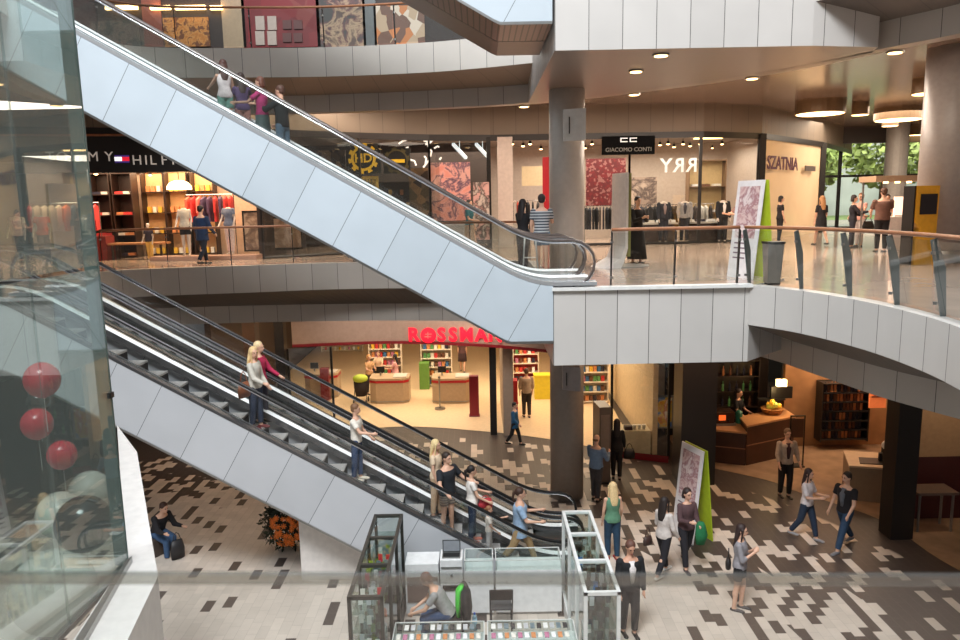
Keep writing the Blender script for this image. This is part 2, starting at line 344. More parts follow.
slope('trim_10', edge2, Z2-.7, [p for p in low2 if p[0] < 2.3], 10.78, soff)
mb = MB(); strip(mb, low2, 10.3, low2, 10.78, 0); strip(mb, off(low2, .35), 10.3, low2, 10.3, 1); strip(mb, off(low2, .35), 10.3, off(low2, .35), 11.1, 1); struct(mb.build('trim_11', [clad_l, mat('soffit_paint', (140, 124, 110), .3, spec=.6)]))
tri_floor('ceiling_gallery', [(-30, 10.5)]+off(low2, .36)+[(30, 9), (30, 44), (-30, 44)], 11.1, 11.3, ceilm)
tri_floor('floor_upper_gallery', [(-30, 10.5)]+edge2+[(1.45, 13.9)]+[(7.2, 13.9), (8.5, 9.5), (30, 9), (30, 46), (-30, 46)], 11.4, Z2, mat('upper_stone', (150, 132, 116), .2))
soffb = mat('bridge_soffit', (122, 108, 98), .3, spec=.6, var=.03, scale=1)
mb = MB(); mb.prism([(1.42, 13.66), (6.0, 13.66), (7.3, 13.9), (7.45, 14.4), (6.6, 16.0), (5.4, 17.5), (4.1, 18.7), (2.7, 19.9), (1.42, 20.6)], 10.3, 11.8, 1, 0); struct(mb.build('trim_12', [clad, soffb]))
ed2R = spl([(6.0, 13.7), (6.6, 12.9), (7.0, 11.5), (7.1, 10), (6.9, 8)], 6)
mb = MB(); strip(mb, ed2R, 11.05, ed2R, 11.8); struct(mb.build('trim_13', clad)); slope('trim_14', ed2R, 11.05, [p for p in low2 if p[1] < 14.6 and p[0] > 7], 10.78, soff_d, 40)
# walls closing the building behind the shops
wallm = mat('backing_wall', (60, 52, 46), .7)
mb = MB(); mb.box(-16, 45, 0, 9, 45.2, 11.1); struct(mb.build('wall_back', wallm)); mb = MB(); mb.box(-22, 14, 0, -21.8, 45, 18); struct(mb.build('wall_left', wallm))
# columns
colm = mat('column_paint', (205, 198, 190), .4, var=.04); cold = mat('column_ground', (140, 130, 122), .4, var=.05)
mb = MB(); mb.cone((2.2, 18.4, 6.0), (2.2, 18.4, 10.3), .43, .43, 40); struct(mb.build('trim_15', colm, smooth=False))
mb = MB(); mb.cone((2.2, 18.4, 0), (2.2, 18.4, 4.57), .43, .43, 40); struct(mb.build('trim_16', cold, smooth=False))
mb = MB(); mb.cone((11.5, 18.3, 6.0), (11.5, 18.3, 11.1), .62, .62, 40); mb.cone((11.5, 18.3, 6.0), (11.5, 18.3, 6.3), .64, .64, 40, 1); struct(mb.build('trim_17', [mat('column_right', (158, 150, 146), .35), steel], smooth=False))
for i in (15, 16, 17):
    for p in bpy.data.objects['trim_%d' % i].data.polygons: p.use_smooth = len(p.vertices) == 4
dcol = mat('dark_column', (34, 28, 25), .4)
mb = MB(); mb.box(5.32, 18.9, 0, 6.25, 19.75, 4.7); struct(mb.build('trim_18', dcol))
mb = MB(); mb.box(9.12, 15.5, 0, 9.62, 16.0, 4.7); struct(mb.build('trim_19', dcol))
# small sign boxes on the middle column
def sign_box(label, c, w, h, m):
    t = thing('sign_box', label, 'sign', c); mb = MB(); mb.prism([(-w/2, -.0), (w*.05, -.12), (w/2, -.2), (w/2, .05), (-w/2, .12)], -h/2, h/2); mb.build('panel', m, t, bevel=.01)
    mb = MB(); mb.box(-.05, 0, -.04, .05, .45, .04); mb.build('bracket', steel, t); mb = MB(); mb.box(-.13, -.09, -h*.28, -.11, -.05, h*.25); mb.build('slot', dark, t)
sign_box('small white sign box fixed to the upper round column', (ony(574, 125, 17.8)), .5, .72, white)
sign_box('small pale sign box fixed to the ground floor round column', (ony(571, 378, 17.75)), .42, .6, mat('sign_grey', (150, 144, 144), .4))
# ------------------------------------------------------------------ escalators
escw = panel_mat('escalator_cladding', (186, 196, 204), .93, .22, .012, slant=0, jc=(120, 124, 128), spec=.6)
escw2 = panel_mat('escalator_cladding_lower', (184, 186, 190), .93, .22, .012, jc=(112, 114, 118), spec=.6)
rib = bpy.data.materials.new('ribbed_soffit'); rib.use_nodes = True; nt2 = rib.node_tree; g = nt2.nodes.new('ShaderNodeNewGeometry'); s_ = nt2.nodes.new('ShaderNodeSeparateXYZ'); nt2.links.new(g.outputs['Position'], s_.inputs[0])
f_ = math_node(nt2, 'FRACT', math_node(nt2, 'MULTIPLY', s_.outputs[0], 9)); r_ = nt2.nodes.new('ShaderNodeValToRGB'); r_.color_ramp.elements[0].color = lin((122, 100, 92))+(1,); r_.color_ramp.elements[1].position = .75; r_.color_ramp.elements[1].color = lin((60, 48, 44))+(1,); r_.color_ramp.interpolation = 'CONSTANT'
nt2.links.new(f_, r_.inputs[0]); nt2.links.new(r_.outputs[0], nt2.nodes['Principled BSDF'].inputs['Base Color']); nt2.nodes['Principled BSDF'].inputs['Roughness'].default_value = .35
tread = mat('step_tread', (196, 192, 188), .5, .2); riser = mat('step_riser', (40, 38, 38), .5); deck = mat('deck_steel', (96, 96, 98), .3, .7, var=.02); deckup = mat('deck_bright', (205, 208, 212), .3, .7, var=.02); strip_m = mat('painted_glint', (250, 251, 252), .4, 0, var=.01)
escglass = thin_glass('escalator_glass', (244, 246, 245), .02)
SL = math.tan(radians(30))
def escalator(label, Y0, z0, H, Xb, clm, zmin=None, width=1.35, soffm=None, xend=2.2, drop=.1, railr=.033, railm=None, deckm=None):
    T = Xb-H/SL
    t = thing('escalator', label, 'escalator', (Xb, Y0+width/2, z0), 0, 'escalators across the void')
    def path(X):
        u = Xb-X; L_ = H/SL
        def q(u): return 0 if u < -.5 else (SL*(u+.5)**2/2 if u < .5 else SL*u)
        return q(u)-q(u-L_)
    xs = [2.2]; x = 1.9
    while x > T-1.6: xs.append(x); x -= .12
    xc = [xend]+[q for q in xs if q < xend-.02]
    def P(x, z): return (x-Xb, z)
    w2 = width/2
    # cladding sides with seams set square to the slope
    def bot(x):
        b = path(x)-1.27 if True else 0
        b = max(b, -1.0); b = min(b, H-1.0+.2)
        return max(b, -z0+zmin) if zmin is not None else b
    for side, y in (('side_cladding', -w2), ('side_cladding', w2-.02)):
        mb = MB()
        for a, b in zip(xc, xc[1:]):
            # quads run from deck edge down to the truss bottom; uv follows the slope frame
            pts = [(b, bot(b)), (a, bot(a)), (a, path(a)+.14), (b, path(b)+.14)]
            if y < 0:
                mb.quad(*[(px-Xb, y, pz) for px, pz in pts], 0, [(-px*cos(radians(30))+pz*sin(radians(30)), pz) for px, pz in pts])
            else: mb.quad(*[(px-Xb, y+.02, pz) for px, pz in reversed(pts)], 0, [(-px*cos(radians(30))+pz*sin(radians(30)), pz) for px, pz in reversed(pts)])
        if y < 0: mb.quad((xc[0]-Xb, -w2, bot(xc[0])), (xc[0]-Xb, w2, bot(xc[0])), (xc[0]-Xb, w2, 0), (xc[0]-Xb, -w2, 0), 0)
        mb.build(side, clm, t)
    mb = MB()
    for a, b in zip(xc, xc[1:]): mb.quad((b-Xb, -w2, bot(b)), (b-Xb, w2, bot(b)), (a-Xb, w2, bot(a)), (a-Xb, -w2, bot(a)))
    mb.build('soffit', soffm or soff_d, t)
    mb = MB()
    for a, b in zip(xc, xc[1:]): mb.quad((a-Xb, -w2+.02, bot(a)), (b-Xb, -w2+.02, bot(b)), (b-Xb, -w2-.012, bot(b)), (a-Xb, -w2-.012, bot(a))); mb.quad((a-Xb, -w2-.012, bot(a)), (b-Xb, -w2-.012, bot(b)), (b-Xb, -w2-.012, bot(b)+.05), (a-Xb, -w2-.012, bot(a)+.05))
    mb.build('edge_strip', steel, t)
    for sgn in (-1, 1):
        yo = sgn*w2; yi = sgn*(w2-.2); yg = sgn*(w2-.1)
        mb = MB()
        for a, b in zip(xs, xs[1:]):
            for (ya, yb, za, zb) in ((yo, yg-sgn*.02, .15, .16), (yg-sgn*.02, yi, .16, .13), (yi, yi, .13, -.02)):
                q = [(a-Xb, ya, path(a)+za), (b-Xb, ya, path(b)+za), (b-Xb, yb, path(b)+zb), (a-Xb, yb, path(a)+zb)]
                mb.quad(*(q if sgn < 0 else q[::-1]))
            q = [(b-Xb, yo-sgn*-.006, path(b)+.09), (a-Xb, yo-sgn*-.006, path(a)+.09), (a-Xb, yo-sgn*-.006, path(a)+.155), (b-Xb, yo-sgn*-.006, path(b)+.155)]; mb.quad(*(q if sgn < 0 else q[::-1]))
        mb.build('deck', deckm or deck, t)
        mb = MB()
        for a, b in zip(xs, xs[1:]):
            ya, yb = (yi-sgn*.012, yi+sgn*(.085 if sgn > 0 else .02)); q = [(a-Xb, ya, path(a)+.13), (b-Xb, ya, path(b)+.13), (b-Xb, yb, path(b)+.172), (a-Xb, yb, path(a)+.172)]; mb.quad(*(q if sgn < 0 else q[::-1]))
        mb.build('glint_trim', strip_m, t)  # white strip paints in the skylight reflected along the deck
        # glass, ends rounded
        top = []; ends = []
        R_ = .42
        xr = [x for x in xs if x < 1.75]
        hx = [(x, path(x)+.93) for x in xr]
        c0 = (1.75, .51); arc = [(c0[0]+R_*cos(a), c0[1]+R_*sin(a)) for a in [radians(90-k*22.5) for k in range(0, 9)]]
        c1 = (T-1.25, H+.51); arc2 = [(c1[0]-R_*cos(a), c1[1]+R_*sin(a)) for a in [radians(90-k*22.5) for k in range(0, 9)]]
        hx = [p for p in hx if p[0] > c1[0]]
        line = arc[::-1]+hx+arc2
        mb = MB()
        for (ax, az), (bx, bz) in zip(hx, hx[1:]): mb.quad((ax-Xb, yg, path(ax)+.15), (bx-Xb, yg, path(bx)+.15), (bx-Xb, yg, bz-.02), (ax-Xb, yg, az-.02))
        mb.poly([(c0[0]-Xb, yg, .15)]+[(x-Xb, yg, max(.15, z)) for x, z in arc[::-1]]); mb.poly([(c1[0]-Xb, yg, H+.15)]+[(x-Xb, yg, max(H+.15, z)) for x, z in arc2])
        mb.build('glass_panel', escglass, t)
        mb = MB(); mb.tube([(x-Xb, yg, z) for x, z in line], railr, 8); mb.build('handrail', railm or rubber, t, smooth=True)
        mb = MB(); mb.tube([(x-Xb, yg, z-.045) for x, z in line], .018, 6); mb.build('handrail_track', chrome, t, smooth=True)
    mb = MB(); mb.box(.0, -w2+.2, -.03, 2.3-Xb+.3, w2-.2, .008); mb.build('landing_plate', steel, t)
    mb = MB(); mb.box(T-1.7-Xb, -w2+.2, H-.04, T-Xb, w2-.2, H+.008); mb.build('landing_plate', steel, t)
    n = int(H/.2309)
    first = None
    for k in range(n):
        x = -(k+.15)*.4; z = (k+.15)*.2309+.03-drop*min(1, k/2)
        if first is None:
            mb = MB(); mb.box(-.4, -w2+.21, -.04, 0, w2-.21, 0, 0); mb.box(-.03, -w2+.21, -.25, 0, w2-.21, -.04, 1)
            for q in range(10): mb.box(-.002-.038*q-.02, -w2+.22, 0, -.002-.038*q, w2-.22, .006, 0)
            mb.box(-.402, -w2+.21, 0, -.395, w2-.21, .007, 1); first = mb.build('step', [tread, riser], t); o = first
        else: o = first.copy(); C.objects.link(o)
        o.location = (x, 0, z)
    return t
railup = mat('handrail_brown', (84, 74, 70), .18, spec=.9); deckup = mat('deck_bright', (205, 208, 212), .3, .7, var=.02)
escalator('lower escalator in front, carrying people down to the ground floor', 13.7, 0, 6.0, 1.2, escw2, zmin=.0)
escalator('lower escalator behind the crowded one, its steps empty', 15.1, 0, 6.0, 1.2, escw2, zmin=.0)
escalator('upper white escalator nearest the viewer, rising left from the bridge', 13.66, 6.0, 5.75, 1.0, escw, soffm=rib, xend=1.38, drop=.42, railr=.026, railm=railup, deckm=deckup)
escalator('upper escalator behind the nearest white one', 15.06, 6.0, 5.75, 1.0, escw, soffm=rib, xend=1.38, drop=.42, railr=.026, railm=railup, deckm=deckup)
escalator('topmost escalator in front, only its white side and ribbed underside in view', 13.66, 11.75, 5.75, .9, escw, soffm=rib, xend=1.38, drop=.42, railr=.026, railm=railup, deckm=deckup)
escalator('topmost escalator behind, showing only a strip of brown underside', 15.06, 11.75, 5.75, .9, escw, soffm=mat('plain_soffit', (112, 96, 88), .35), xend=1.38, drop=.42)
mb = MB(); mb.prismy([(-3.79, 0), (-1.05, 0), (-3.79, 1.52)], 14.2, 16.2)
t = tag(mb.build('support_plinth', mat('plinth_white', (216, 210, 205), .5), bevel=.01), 'plain white box carrying the lower escalator above the floor', 'plinth')
# ------------------------------------------------------------------ balustrades
def balustrade(label, pts, z, step=.95, lean=.0, railm=wood, h=1.08, glassm=glass, postm=dark, skip=()):
    a = pts[len(pts)//2]; t = thing('glass_balustrade', label, 'railing', (0, 0, 0))
    L_ = sum(sqrt((p[0]-q[0])**2+(p[1]-q[1])**2) for p, q in zip(pts, pts[1:])); n = max(2, int(L_/step)+1)
    P = resample(pts, n); N = normals(P); fine = resample(pts, n*3); FN = normals(fine)
    mb = MB(); mb.tube([(p[0]-m_[0]*lean, p[1]-m_[1]*lean, z+h) for p, m_ in zip(fine, FN)], .032, 8); mb.build('handrail', railm, t, smooth=True)
    first = None
    for i, (p, nn) in enumerate(zip(P, N)):
        a_ = atan2(nn[1], nn[0])
        mb = MB(); T_ = Matrix.Translation((p[0], p[1], 0)) @ Matrix.Rotation(a_, 4, 'Z')
        # a flat tapering blade leaning to the void
        pr = [(.10, .0), (.03, .0), (-lean-.05, h-.06), (-lean+.03, h-.03), (.05, h*.6)]
        vs0 = [T_ @ Vector((q[0]*1, -.012, z+q[1])) for q in pr]; vs1 = [T_ @ Vector((q[0]*1, .012, z+q[1])) for q in pr]
        k = len(pr); i0 = len(mb.v); mb.v += [tuple(v) for v in vs0+vs1]
        mb.f.append(tuple(i0+j for j in range(k))); mb.m.append(0); mb.f.append(tuple(i0+k+j for j in reversed(range(k)))); mb.m.append(0)
        for j in range(k): q = (j+1) % k; mb.f.append((i0+q, i0+j, i0+k+j, i0+k+q)); mb.m.append(0)
        for hz in (.18, .85): c = T_ @ Vector((-.03-lean*hz/h, 0, z+hz)); mb.cone(c-Vector((0, 0, .02)), c+Vector((0, 0, .02)), .03, .03, 8, 1)
        mb.build('post', [postm, steel], t)
        if i < n-1:
            q = P[i+1]; n2 = N[i+1]; d = .03
            A = Vector((p[0]-nn[0]*.05, p[1]-nn[1]*.05, z+.08)); B = Vector((q[0]-n2[0]*.05, q[1]-n2[1]*.05, z+.08))
            Au = Vector((p[0]-nn[0]*(lean+.04), p[1]-nn[1]*(lean+.04), z+h-.06)); Bu = Vector((q[0]-n2[0]*(lean+.04), q[1]-n2[1]*(lean+.04), z+h-.06))
            dv = (B-A)*.02; mb = MB(); mb.quad(A+dv, B-dv, Bu-dv, Au+dv); mb.build('glass_panel', glassm, t)
    return t
balustrade('glass railing with copper handrail along the bridge front', [(2.5, 13.85), (4.9, 13.85)], 6.03, .93)
balustrade('glass railing with leaning posts on the curved right edge', off([(5.0, 13.85)]+edgeR[2:], .12), 6.03, 1.0, .12, postm=mat('post_grey', (98, 104, 104), .35, .5))
balustrade('glass railing in front of the clothes shop on the far left gallery', off(edgeL[18:], .15), 6.03, 1.5)
balustrade('glass railing on the top gallery above the far left shops', [p for p in off(edge2, .15) if p[1] > 17.3], Z2+.03, 1.9)
# viewer-side parapet glass: its top edge crosses the picture low down
pa = onz(-60, 573, 7.1); pb = onz(1020, 575, 7.1)
t = thing('parapet_glass', 'near pane of frosted-edge parapet glass crossing low in front of the viewer', 'railing')
mb = MB(); d = (pb-pa).normalized(); nn = Vector((-d.y, d.x, 0))*.006; A, B = pa-d*.5, pb+d*.5
mb.quad((A.x, A.y, 6.0), (B.x, B.y, 6.0), (B.x, B.y, 7.085), (A.x, A.y, 7.085)); mb.build('glass_pane', thin_glass('parapet_pane', (243, 245, 244), .015), t)
mb = MB(); P_ = [A-nn, B-nn, B+nn, A+nn]; mb.prism([(q.x, q.y) for q in P_], 7.085, 7.10); mb.build('top_edge', thin_glass('glass_edge', (206, 208, 204), .05, .25), t)
# ------------------------------------------------------------------ lift shaft glazing, left
lift = thing('lift_shaft', 'tall mirror-like glass lift shaft filling the left edge', 'lift shaft', (-3.31, 6.3, 4.4))
mg = thin_glass('lift_glass', (222, 232, 228), .10, fres=1.5, painted_haze=.10)  # pale diffuse painted into the glass for its washed-out reflections
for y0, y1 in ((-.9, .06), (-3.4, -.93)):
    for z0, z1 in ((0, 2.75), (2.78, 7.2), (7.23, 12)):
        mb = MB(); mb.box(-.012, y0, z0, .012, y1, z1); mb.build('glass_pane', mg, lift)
for z0, z1 in ((0, 12),):
    mb = MB(); mb.box(-.11, .07, z0, .012, .09, z1); mb.build('corner_edge', mat('glass_edge_green', (86, 104, 100), .25), lift)
mb = MB(); mb.box(-.04, -3.4, -.04, .02, .08, .0); mb.build('base_channel', steel, lift)
for z in (1.6, 5.4, 7.4):
    mb = MB(); mb.box(-.05, .03, z, .03, .09, z+.05); mb.build('clamp', dark, lift)
cl = MB(); zc = 4.4; cp = [onz(x, y, zc) for x, y in ((117, 425), (137, 452), (158, 576), (118, 660), (60, 660), (126, 560))]
cl.prism([(p.x, p.y) for p in cp][::-1], 3.0, zc); 
struct(cl.build('trim_20', mat('collar_white', (206, 202, 198), .45)))
cl = MB(); q = [onz(x, y, zc+.06) for x, y in ((126, 560), (132, 556), (72, 660), (62, 660))]; cl.prism([(p.x, p.y) for p in q], zc, zc+.06); struct(cl.build('trim_21', steel))
# ------------------------------------------------------------------ shopfront helpers
def art(name, cols, scale=3, rough=.5, kind='NOISE', emit=0):
    """printed picture: blotches of a few flat colours"""
    m = bpy.data.materials.new(name); m.use_nodes = True; nt = m.node_tree; n = nt.nodes; L = nt.links; b = n['Principled BSDF']; b.inputs['Roughness'].default_value = rough
    g = n.new('ShaderNodeTexCoord'); t = n.new('ShaderNodeTexNoise' if kind == 'NOISE' else 'ShaderNodeTexVoronoi'); t.inputs['Scale'].default_value = scale
    if kind == 'NOISE': t.inputs['Detail'].default_value = 5; t.inputs['Roughness'].default_value = .62; t.inputs['Distortion'].default_value = .5
    L.new(g.outputs['Object'], t.inputs['Vector']); r = n.new('ShaderNodeValToRGB'); r.color_ramp.interpolation = 'CONSTANT' if kind == 'VORONOI' else 'LINEAR'
    src = t.outputs[0]
    if kind == 'VORONOI':
        sp = n.new('ShaderNodeSeparateColor'); L.new(t.outputs['Color'], sp.inputs[0]); src = sp.outputs[0]
    L.new(src, r.inputs[0]); el = r.color_ramp.elements
    lo, hi = (.36, .64) if kind == 'NOISE' else (0, 1)
    while len(el) < len(cols): el.new(.5)
    for i, c in enumerate(cols): el[i].position = lo+(hi-lo)*i/len(cols) if i else 0; el[i].color = lin(c)+(1,)
    L.new(r.outputs[0], b.inputs['Base Color'])
    if emit: L.new(r.outputs[0], b.inputs['Emission Color']); b.inputs['Emission Strength'].default_value = emit
    return m
def panel(name, label, cat, x0, y0, x1, y1, Y, m, d=.05, frame=None, group=None, parent=None):
    """upright board whose corners fall on two picture points at depth Y"""
    a = ony(x0, y1, Y); b = ony(x1, y0, Y)
    t = thing(name, label, cat, ((a.x+b.x)/2, Y, a.z), 0, group); w = (b.x-a.x)/2; h = b.z-a.z
    mb = MB(); mb.box(-w, -.01, 0, w, d, h); mb.build('face', m, t)
    if frame:
        mb = MB(); f = .05
        for q in ((-w-f, -f, -w, h+f), (w, -f, w+f, h+f), (-w, h, w, h+f), (-w, -f, w, 0)): mb.box(q[0], -.03, q[1], q[2], d+.01, q[3])
        mb.build('frame', frame, t)
    t['_w'] = w; t['_h'] = h
    return t
def board(loc, w, h, m, name, label, cat, rz=0, d=.05, frame=None, group=None):
    t = thing(name, label, cat, loc, rz, group); mb = MB(); mb.box(-w/2, 0, 0, w/2, d, h); mb.build('face', m, t)
    if frame:
        mb = MB(); f = .05
        for q in ((-w/2-f, -f, -w/2, h+f), (w/2, -f, w/2+f, h+f), (-w/2, h, w/2, h+f), (-w/2, -f, w/2, 0)): mb.box(q[0], -.02, q[1], q[2], d+.01, q[3])
        mb.build('frame', frame, t)
    return t
goods_col = [mat('goods_%d' % i, c, .5) for i, c in enumerate([(205, 60, 60), (230, 225, 215), (60, 110, 160), (235, 190, 70), (90, 150, 90), (190, 120, 150), (110, 70, 50), (240, 240, 240), (40, 40, 60), (210, 140, 90)])]
def make_proto(kind, k):
    mb = MB()
    if kind == 'bottle': mb.cone((0, 0, 0), (0, 0, .17), .04, .04, 8); mb.cone((0, 0, .17), (0, 0, .21), .04, .016, 8); mb.cone((0, 0, .21), (0, 0, .27), .016, .018, 8)
    elif kind == 'carton': mb.box(-.06, -.05, 0, .06, .05, .2); mb.box(-.062, -.052, .12, .062, .052, .15)
    elif kind == 'folded_shirt':
        for i in range(3): mb.box(-.15+.004*i, -.13, .03*i, .15-.005*i, .13, .03*i+.026)
        mb.box(-.05, -.135, .06, .05, -.12, .09)
    elif kind == 'tub': mb.cone((0, 0, 0), (0, 0, .12), .05, .06, 10); mb.cone((0, 0, .12), (0, 0, .14), .064, .064, 10)
    elif kind == 'phone_case': mb.box(-.035, -.006, 0, .035, .006, .14); mb.box(.008, -.009, .1, .028, -.006, .13)
    elif kind == 'wine_bottle': mb.cone((0, 0, 0), (0, 0, .2), .038, .038, 8); mb.cone((0, 0, .2), (0, 0, .24), .038, .014, 8); mb.cone((0, 0, .24), (0, 0, .31), .014, .014, 8)
    elif kind == 'spectacle_case': mb.box(-.07, -.03, 0, .07, .03, .04); mb.box(-.07, -.031, .018, .07, .031, .022)
    return mb
PR = {}
def goods(kind, label, cat, group, spots, cols=None, rz=0):
    for i, p in enumerate(spots):
        k = random.choice(cols or list(range(len(goods_col)))); key = (kind, k)
        if key not in PR:
            o = make_proto(kind, k).build(kind, goods_col[k] if isinstance(k, int) else k); PR[key] = o
        else: o = PR[key].copy(); C.objects.link(o)
        o.location = p; o.rotation_euler = (0, 0, rz+random.uniform(-.1, .1)); tag(o, label, cat, group)
def shelf_unit(label, loc, w, h, d, rows, m, rz=0, kind=None, gl='', gg='', gcat='', n=6, cols=None, back=None, backm=None):
    t = thing('shelf_unit', label, 'shelf', loc, rz); th = .03
    mb = MB(); mb.box(-w/2, 0, 0, -w/2+th, d, h); mb.build('side_panel', m, t); mb = MB(); mb.box(w/2-th, 0, 0, w/2, d, h); mb.build('side_panel', m, t)
    mb = MB(); mb.box(-w/2, d-.02, 0, w/2, d, h); mb.build('back_panel', backm or m, t)
    R_ = Matrix.Rotation(rz, 3, 'Z'); spots = []
    for i in range(rows+1):
        z = .08+(h-.1)*i/rows; mb = MB(); mb.box(-w/2+th, .01, z-th, w/2-th, d-.02, z); mb.build('shelf', m, t)
        if i < rows and kind:
            for k in range(n): spots.append(Vector(loc)+R_ @ Vector((-w/2+th+.08+(w-.22)*(k+.5)/n-.02, d*.4, z+.001)))
    if kind: goods(kind, gl, gcat, gg, spots, cols, rz)
    return t
# ------------------------------------------------------------------ upper-right gallery shopfronts
beigec = panel_mat('shop_fascia', (122, 108, 94), .82, .6)
F1 = [(-16, 20.8), (-13.4, 21.9), (-10.6, 22.8), (-7.0, 23.6), (-4, 25.6), (-1.7, 26.8), (.5, 27.4), (8.3, 27.6), (10.9, 28.8), (15.6, 34), (20.2, 40.5)]
mb = MB(); strip(mb, F1, 10.05, F1, 11.1); struct(mb.build('trim_22', beigec))
mb = MB(); strip(mb, off(F1, -.04), 9.86, off(F1, -.04), 10.08); struct(mb.build('trim_23', mat('header_dark', (38, 32, 30), .4)))
# partitions inside the gallery shops
pw = mat('shop_wall', (188, 160, 138), .6); pwd = mat('shop_wall_dark', (56, 44, 40), .6); pww = mat('menswear_wall', (186, 172, 160), .6)
mb = MB(); mb.box(-16, 26.6, 6, -7.2, 26.8, 10.6); struct(mb.build('wall_fashion_back', pw))
mb = MB(); mb.box(-7.2, 24.2, 6, -7.0, 30, 10.6); struct(mb.build('wall_fashion_side', pwd))
mb = MB(); mb.box(-7.2, 30.4, 6, .4, 30.6, 10.6); struct(mb.build('wall_outfitter_back', pwd))
mb = MB(); mb.box(.4, 33.0, 6, 11.2, 33.2, 10.6); struct(mb.build('wall_menswear_back', pww))
mb = MB(); mb.box(11.0, 29.1, 6, 11.2, 33, 10.6); struct(mb.build('wall_menswear_side', pww))
for z, a in ((10.05, (-16, 8.3)),):
    mb = MB(); mb.poly([(*p, 10.05) for p in F1[:8]]+[(10.9, 28.8, 10.05), (11.1, 36, 10.05), (-16, 36, 10.05)]); struct(mb.build('ceiling_shops', mat('shop_ceiling', (150, 136, 124), .6)))
shopglass = thin_glass('shop_glass', (238, 240, 236), .035)
def pane(x0, x1, Y0, Y1, z0, z1, n, nm='window_%d'):
    t = struct(bpy.data.objects.new(nm % n, None)); C.objects.link(t)
    mb = MB(); mb.quad((x0, Y0, z0), (x1, Y1, z0), (x1, Y1, z1), (x0, Y0, z1)); mb.build('window_glass', shopglass, t)
    mb = MB(); fr = .035
    for (ax, ay) in ((x0, Y0), (x1, Y1)): mb.box(ax-fr, ay-fr, z0, ax+fr, ay+fr, z1)
    mb.cone((x0, Y0, z0+.04), (x1, Y1, z0+.04), .05, .05, 4); mb.build('window_frame', dark, t)
pane(-6.9, -4, 23.65, 25.55, 6, 9.9, 1); pane(-4, -1.7, 25.6, 26.8, 6, 9.9, 2); pane(-1.7, .4, 26.8, 27.35, 6, 9.9, 3)
pane(2.9, 5.6, 27.5, 27.55, 6, 9.9, 4); pane(5.6, 8.2, 27.55, 27.6, 6, 9.9, 5); pane(8.25, 10.75, 27.62, 28.7, 6, 9.9, 12)
mb = MB(); mb.box(.35, 27.3, 6, .5, 27.6, 10); struct(mb.build('trim_24', dark)); mb = MB(); mb.box(.75, 27.35, 6, 1.3, 27.75, 10); struct(mb.build('trim_25', mat('pale_pillar', (206, 190, 180), .5)))
# --- fashion shop on the left (flag logo sign)
s0 = ony(60, 158, 23.0)
t = thing('shop_sign', 'long black shop sign with spaced letters and a small flag emblem', 'sign', (-10.2, 22.7, 8.75)); 
T_ = Matrix.Rotation(atan2(.75, 3.6), 4, 'Z')
mb = MB(); mb.box(-4.2, -.15, 0, 3.3, .1, 1.12, T=T_); mb.build('sign_board', mat('sign_black', (24, 20, 20), .3), t)
mb = MB(); mb.box(-4.2, -.2, 1.06, 3.3, .1, 1.12, T=T_); mb.build('top_rail', wood, t)
slet = mat('sign_letters', (190, 184, 176), .4, emit=(200, 190, 180), es=.25)
def on_sign(px, py):   # point of the sign face under a picture point, in the sign's own frame
    d = pix(px, py); n = Vector((-sin(atan2(.75, 3.6)), cos(atan2(.75, 3.6)), 0)); p0 = Vector((-10.2, 22.7, 8.75))-n*.16
    k = (p0-EYE).dot(n)/d.dot(n); return EYE+d*k-Vector((-10.2, 22.7, 8.75))
for ch, px in zip('TOMMY', (50, 62, 76, 93, 109)): text(ch, .4, slet, t, on_sign(px, 157), (pi/2, 0, atan2(.75, 3.6)), name='letter')
for ch, px in zip('HILFIGER', (137, 146, 153, 164, 173, 182, 194, 206)): text(ch, .4, slet, t, on_sign(px, 160.5), (pi/2, 0, atan2(.75, 3.6)), name='letter')
fl = MB(); p = on_sign(122, 159)
for x0, x1, z0, z1, m_ in ((-.2, 0, -.06, .06, 0), (0, .2, -.06, .06, 1), (-.2, .2, .06, .11, 2), (-.2, .2, -.11, -.06, 2)):
    fl.box(x0, -.02, z0, x1, .01, z1, m_, T=Matrix.Translation(p) @ T_)
fl.build('flag_emblem', [mat('flag_white', (245, 245, 245), .4, emit=(255, 255, 255), es=.9), mat('flag_red', (215, 30, 50), .4, emit=(215, 30, 50), es=.7), mat('flag_blue', (60, 40, 110), .4, emit=(70, 50, 130), es=.4)], t)
dwood = mat('dark_wood', (46, 30, 24), .45, var=.2); 
for i, (px, lb) in enumerate(((105, 'tall dark clothes cabinet just right of the glass lift, lit shelf on top'), (127, 'tall dark clothes cabinet second from the glass lift'))):
    shelf_unit(lb, (ony(px, 250, 25.4).x, 25.4, 6), .68, 2.9, .5, 4, dwood, 0, 'folded_shirt', 'folded garment in a dark cabinet of the left clothes shop', 'folded clothes in the dark cabinets', 'clothes', 2, [0, 1, 3, 8, 9])
for i, (px, lb) in enumerate(((158, 'open shelf rack with pale boxes on the rear wall, left of the arch lamp'), (181, 'open shelf rack on the rear wall behind the shorts mannequin'), (207, 'open shelf rack with pale boxes at the right of the clothes shop'))):
    shelf_unit(lb, (ony(px, 250, 26.2).x, 26.15, 6.0), .8, 3.0, .4, 4, dwood, 0, 'carton', 'pale carton on the wall racks of the left clothes shop', 'cartons on the wall racks', 'box', 3, [1, 9, 3], backm=mat('lit_back', (225, 180, 130), .5))
t = thing('arch_lamp', 'half-round glowing dome lamp in the clothes shop', 'lamp', ony(179, 186, 25.6)); mb = MB(); mb.loft([((0, 0, -.12), .42, .36, None), ((0, 0, 0), .40, .34, None), ((0, 0, .12), .3, .26, None), ((0, 0, .19), .12, .1, None)], n=24); mb.build('shade', lampglow, t, smooth=True); mb = MB(); mb.cone((0, 0, .18), (0, 0, .52), .015, .015, 6); mb.build('rod', dark, t)
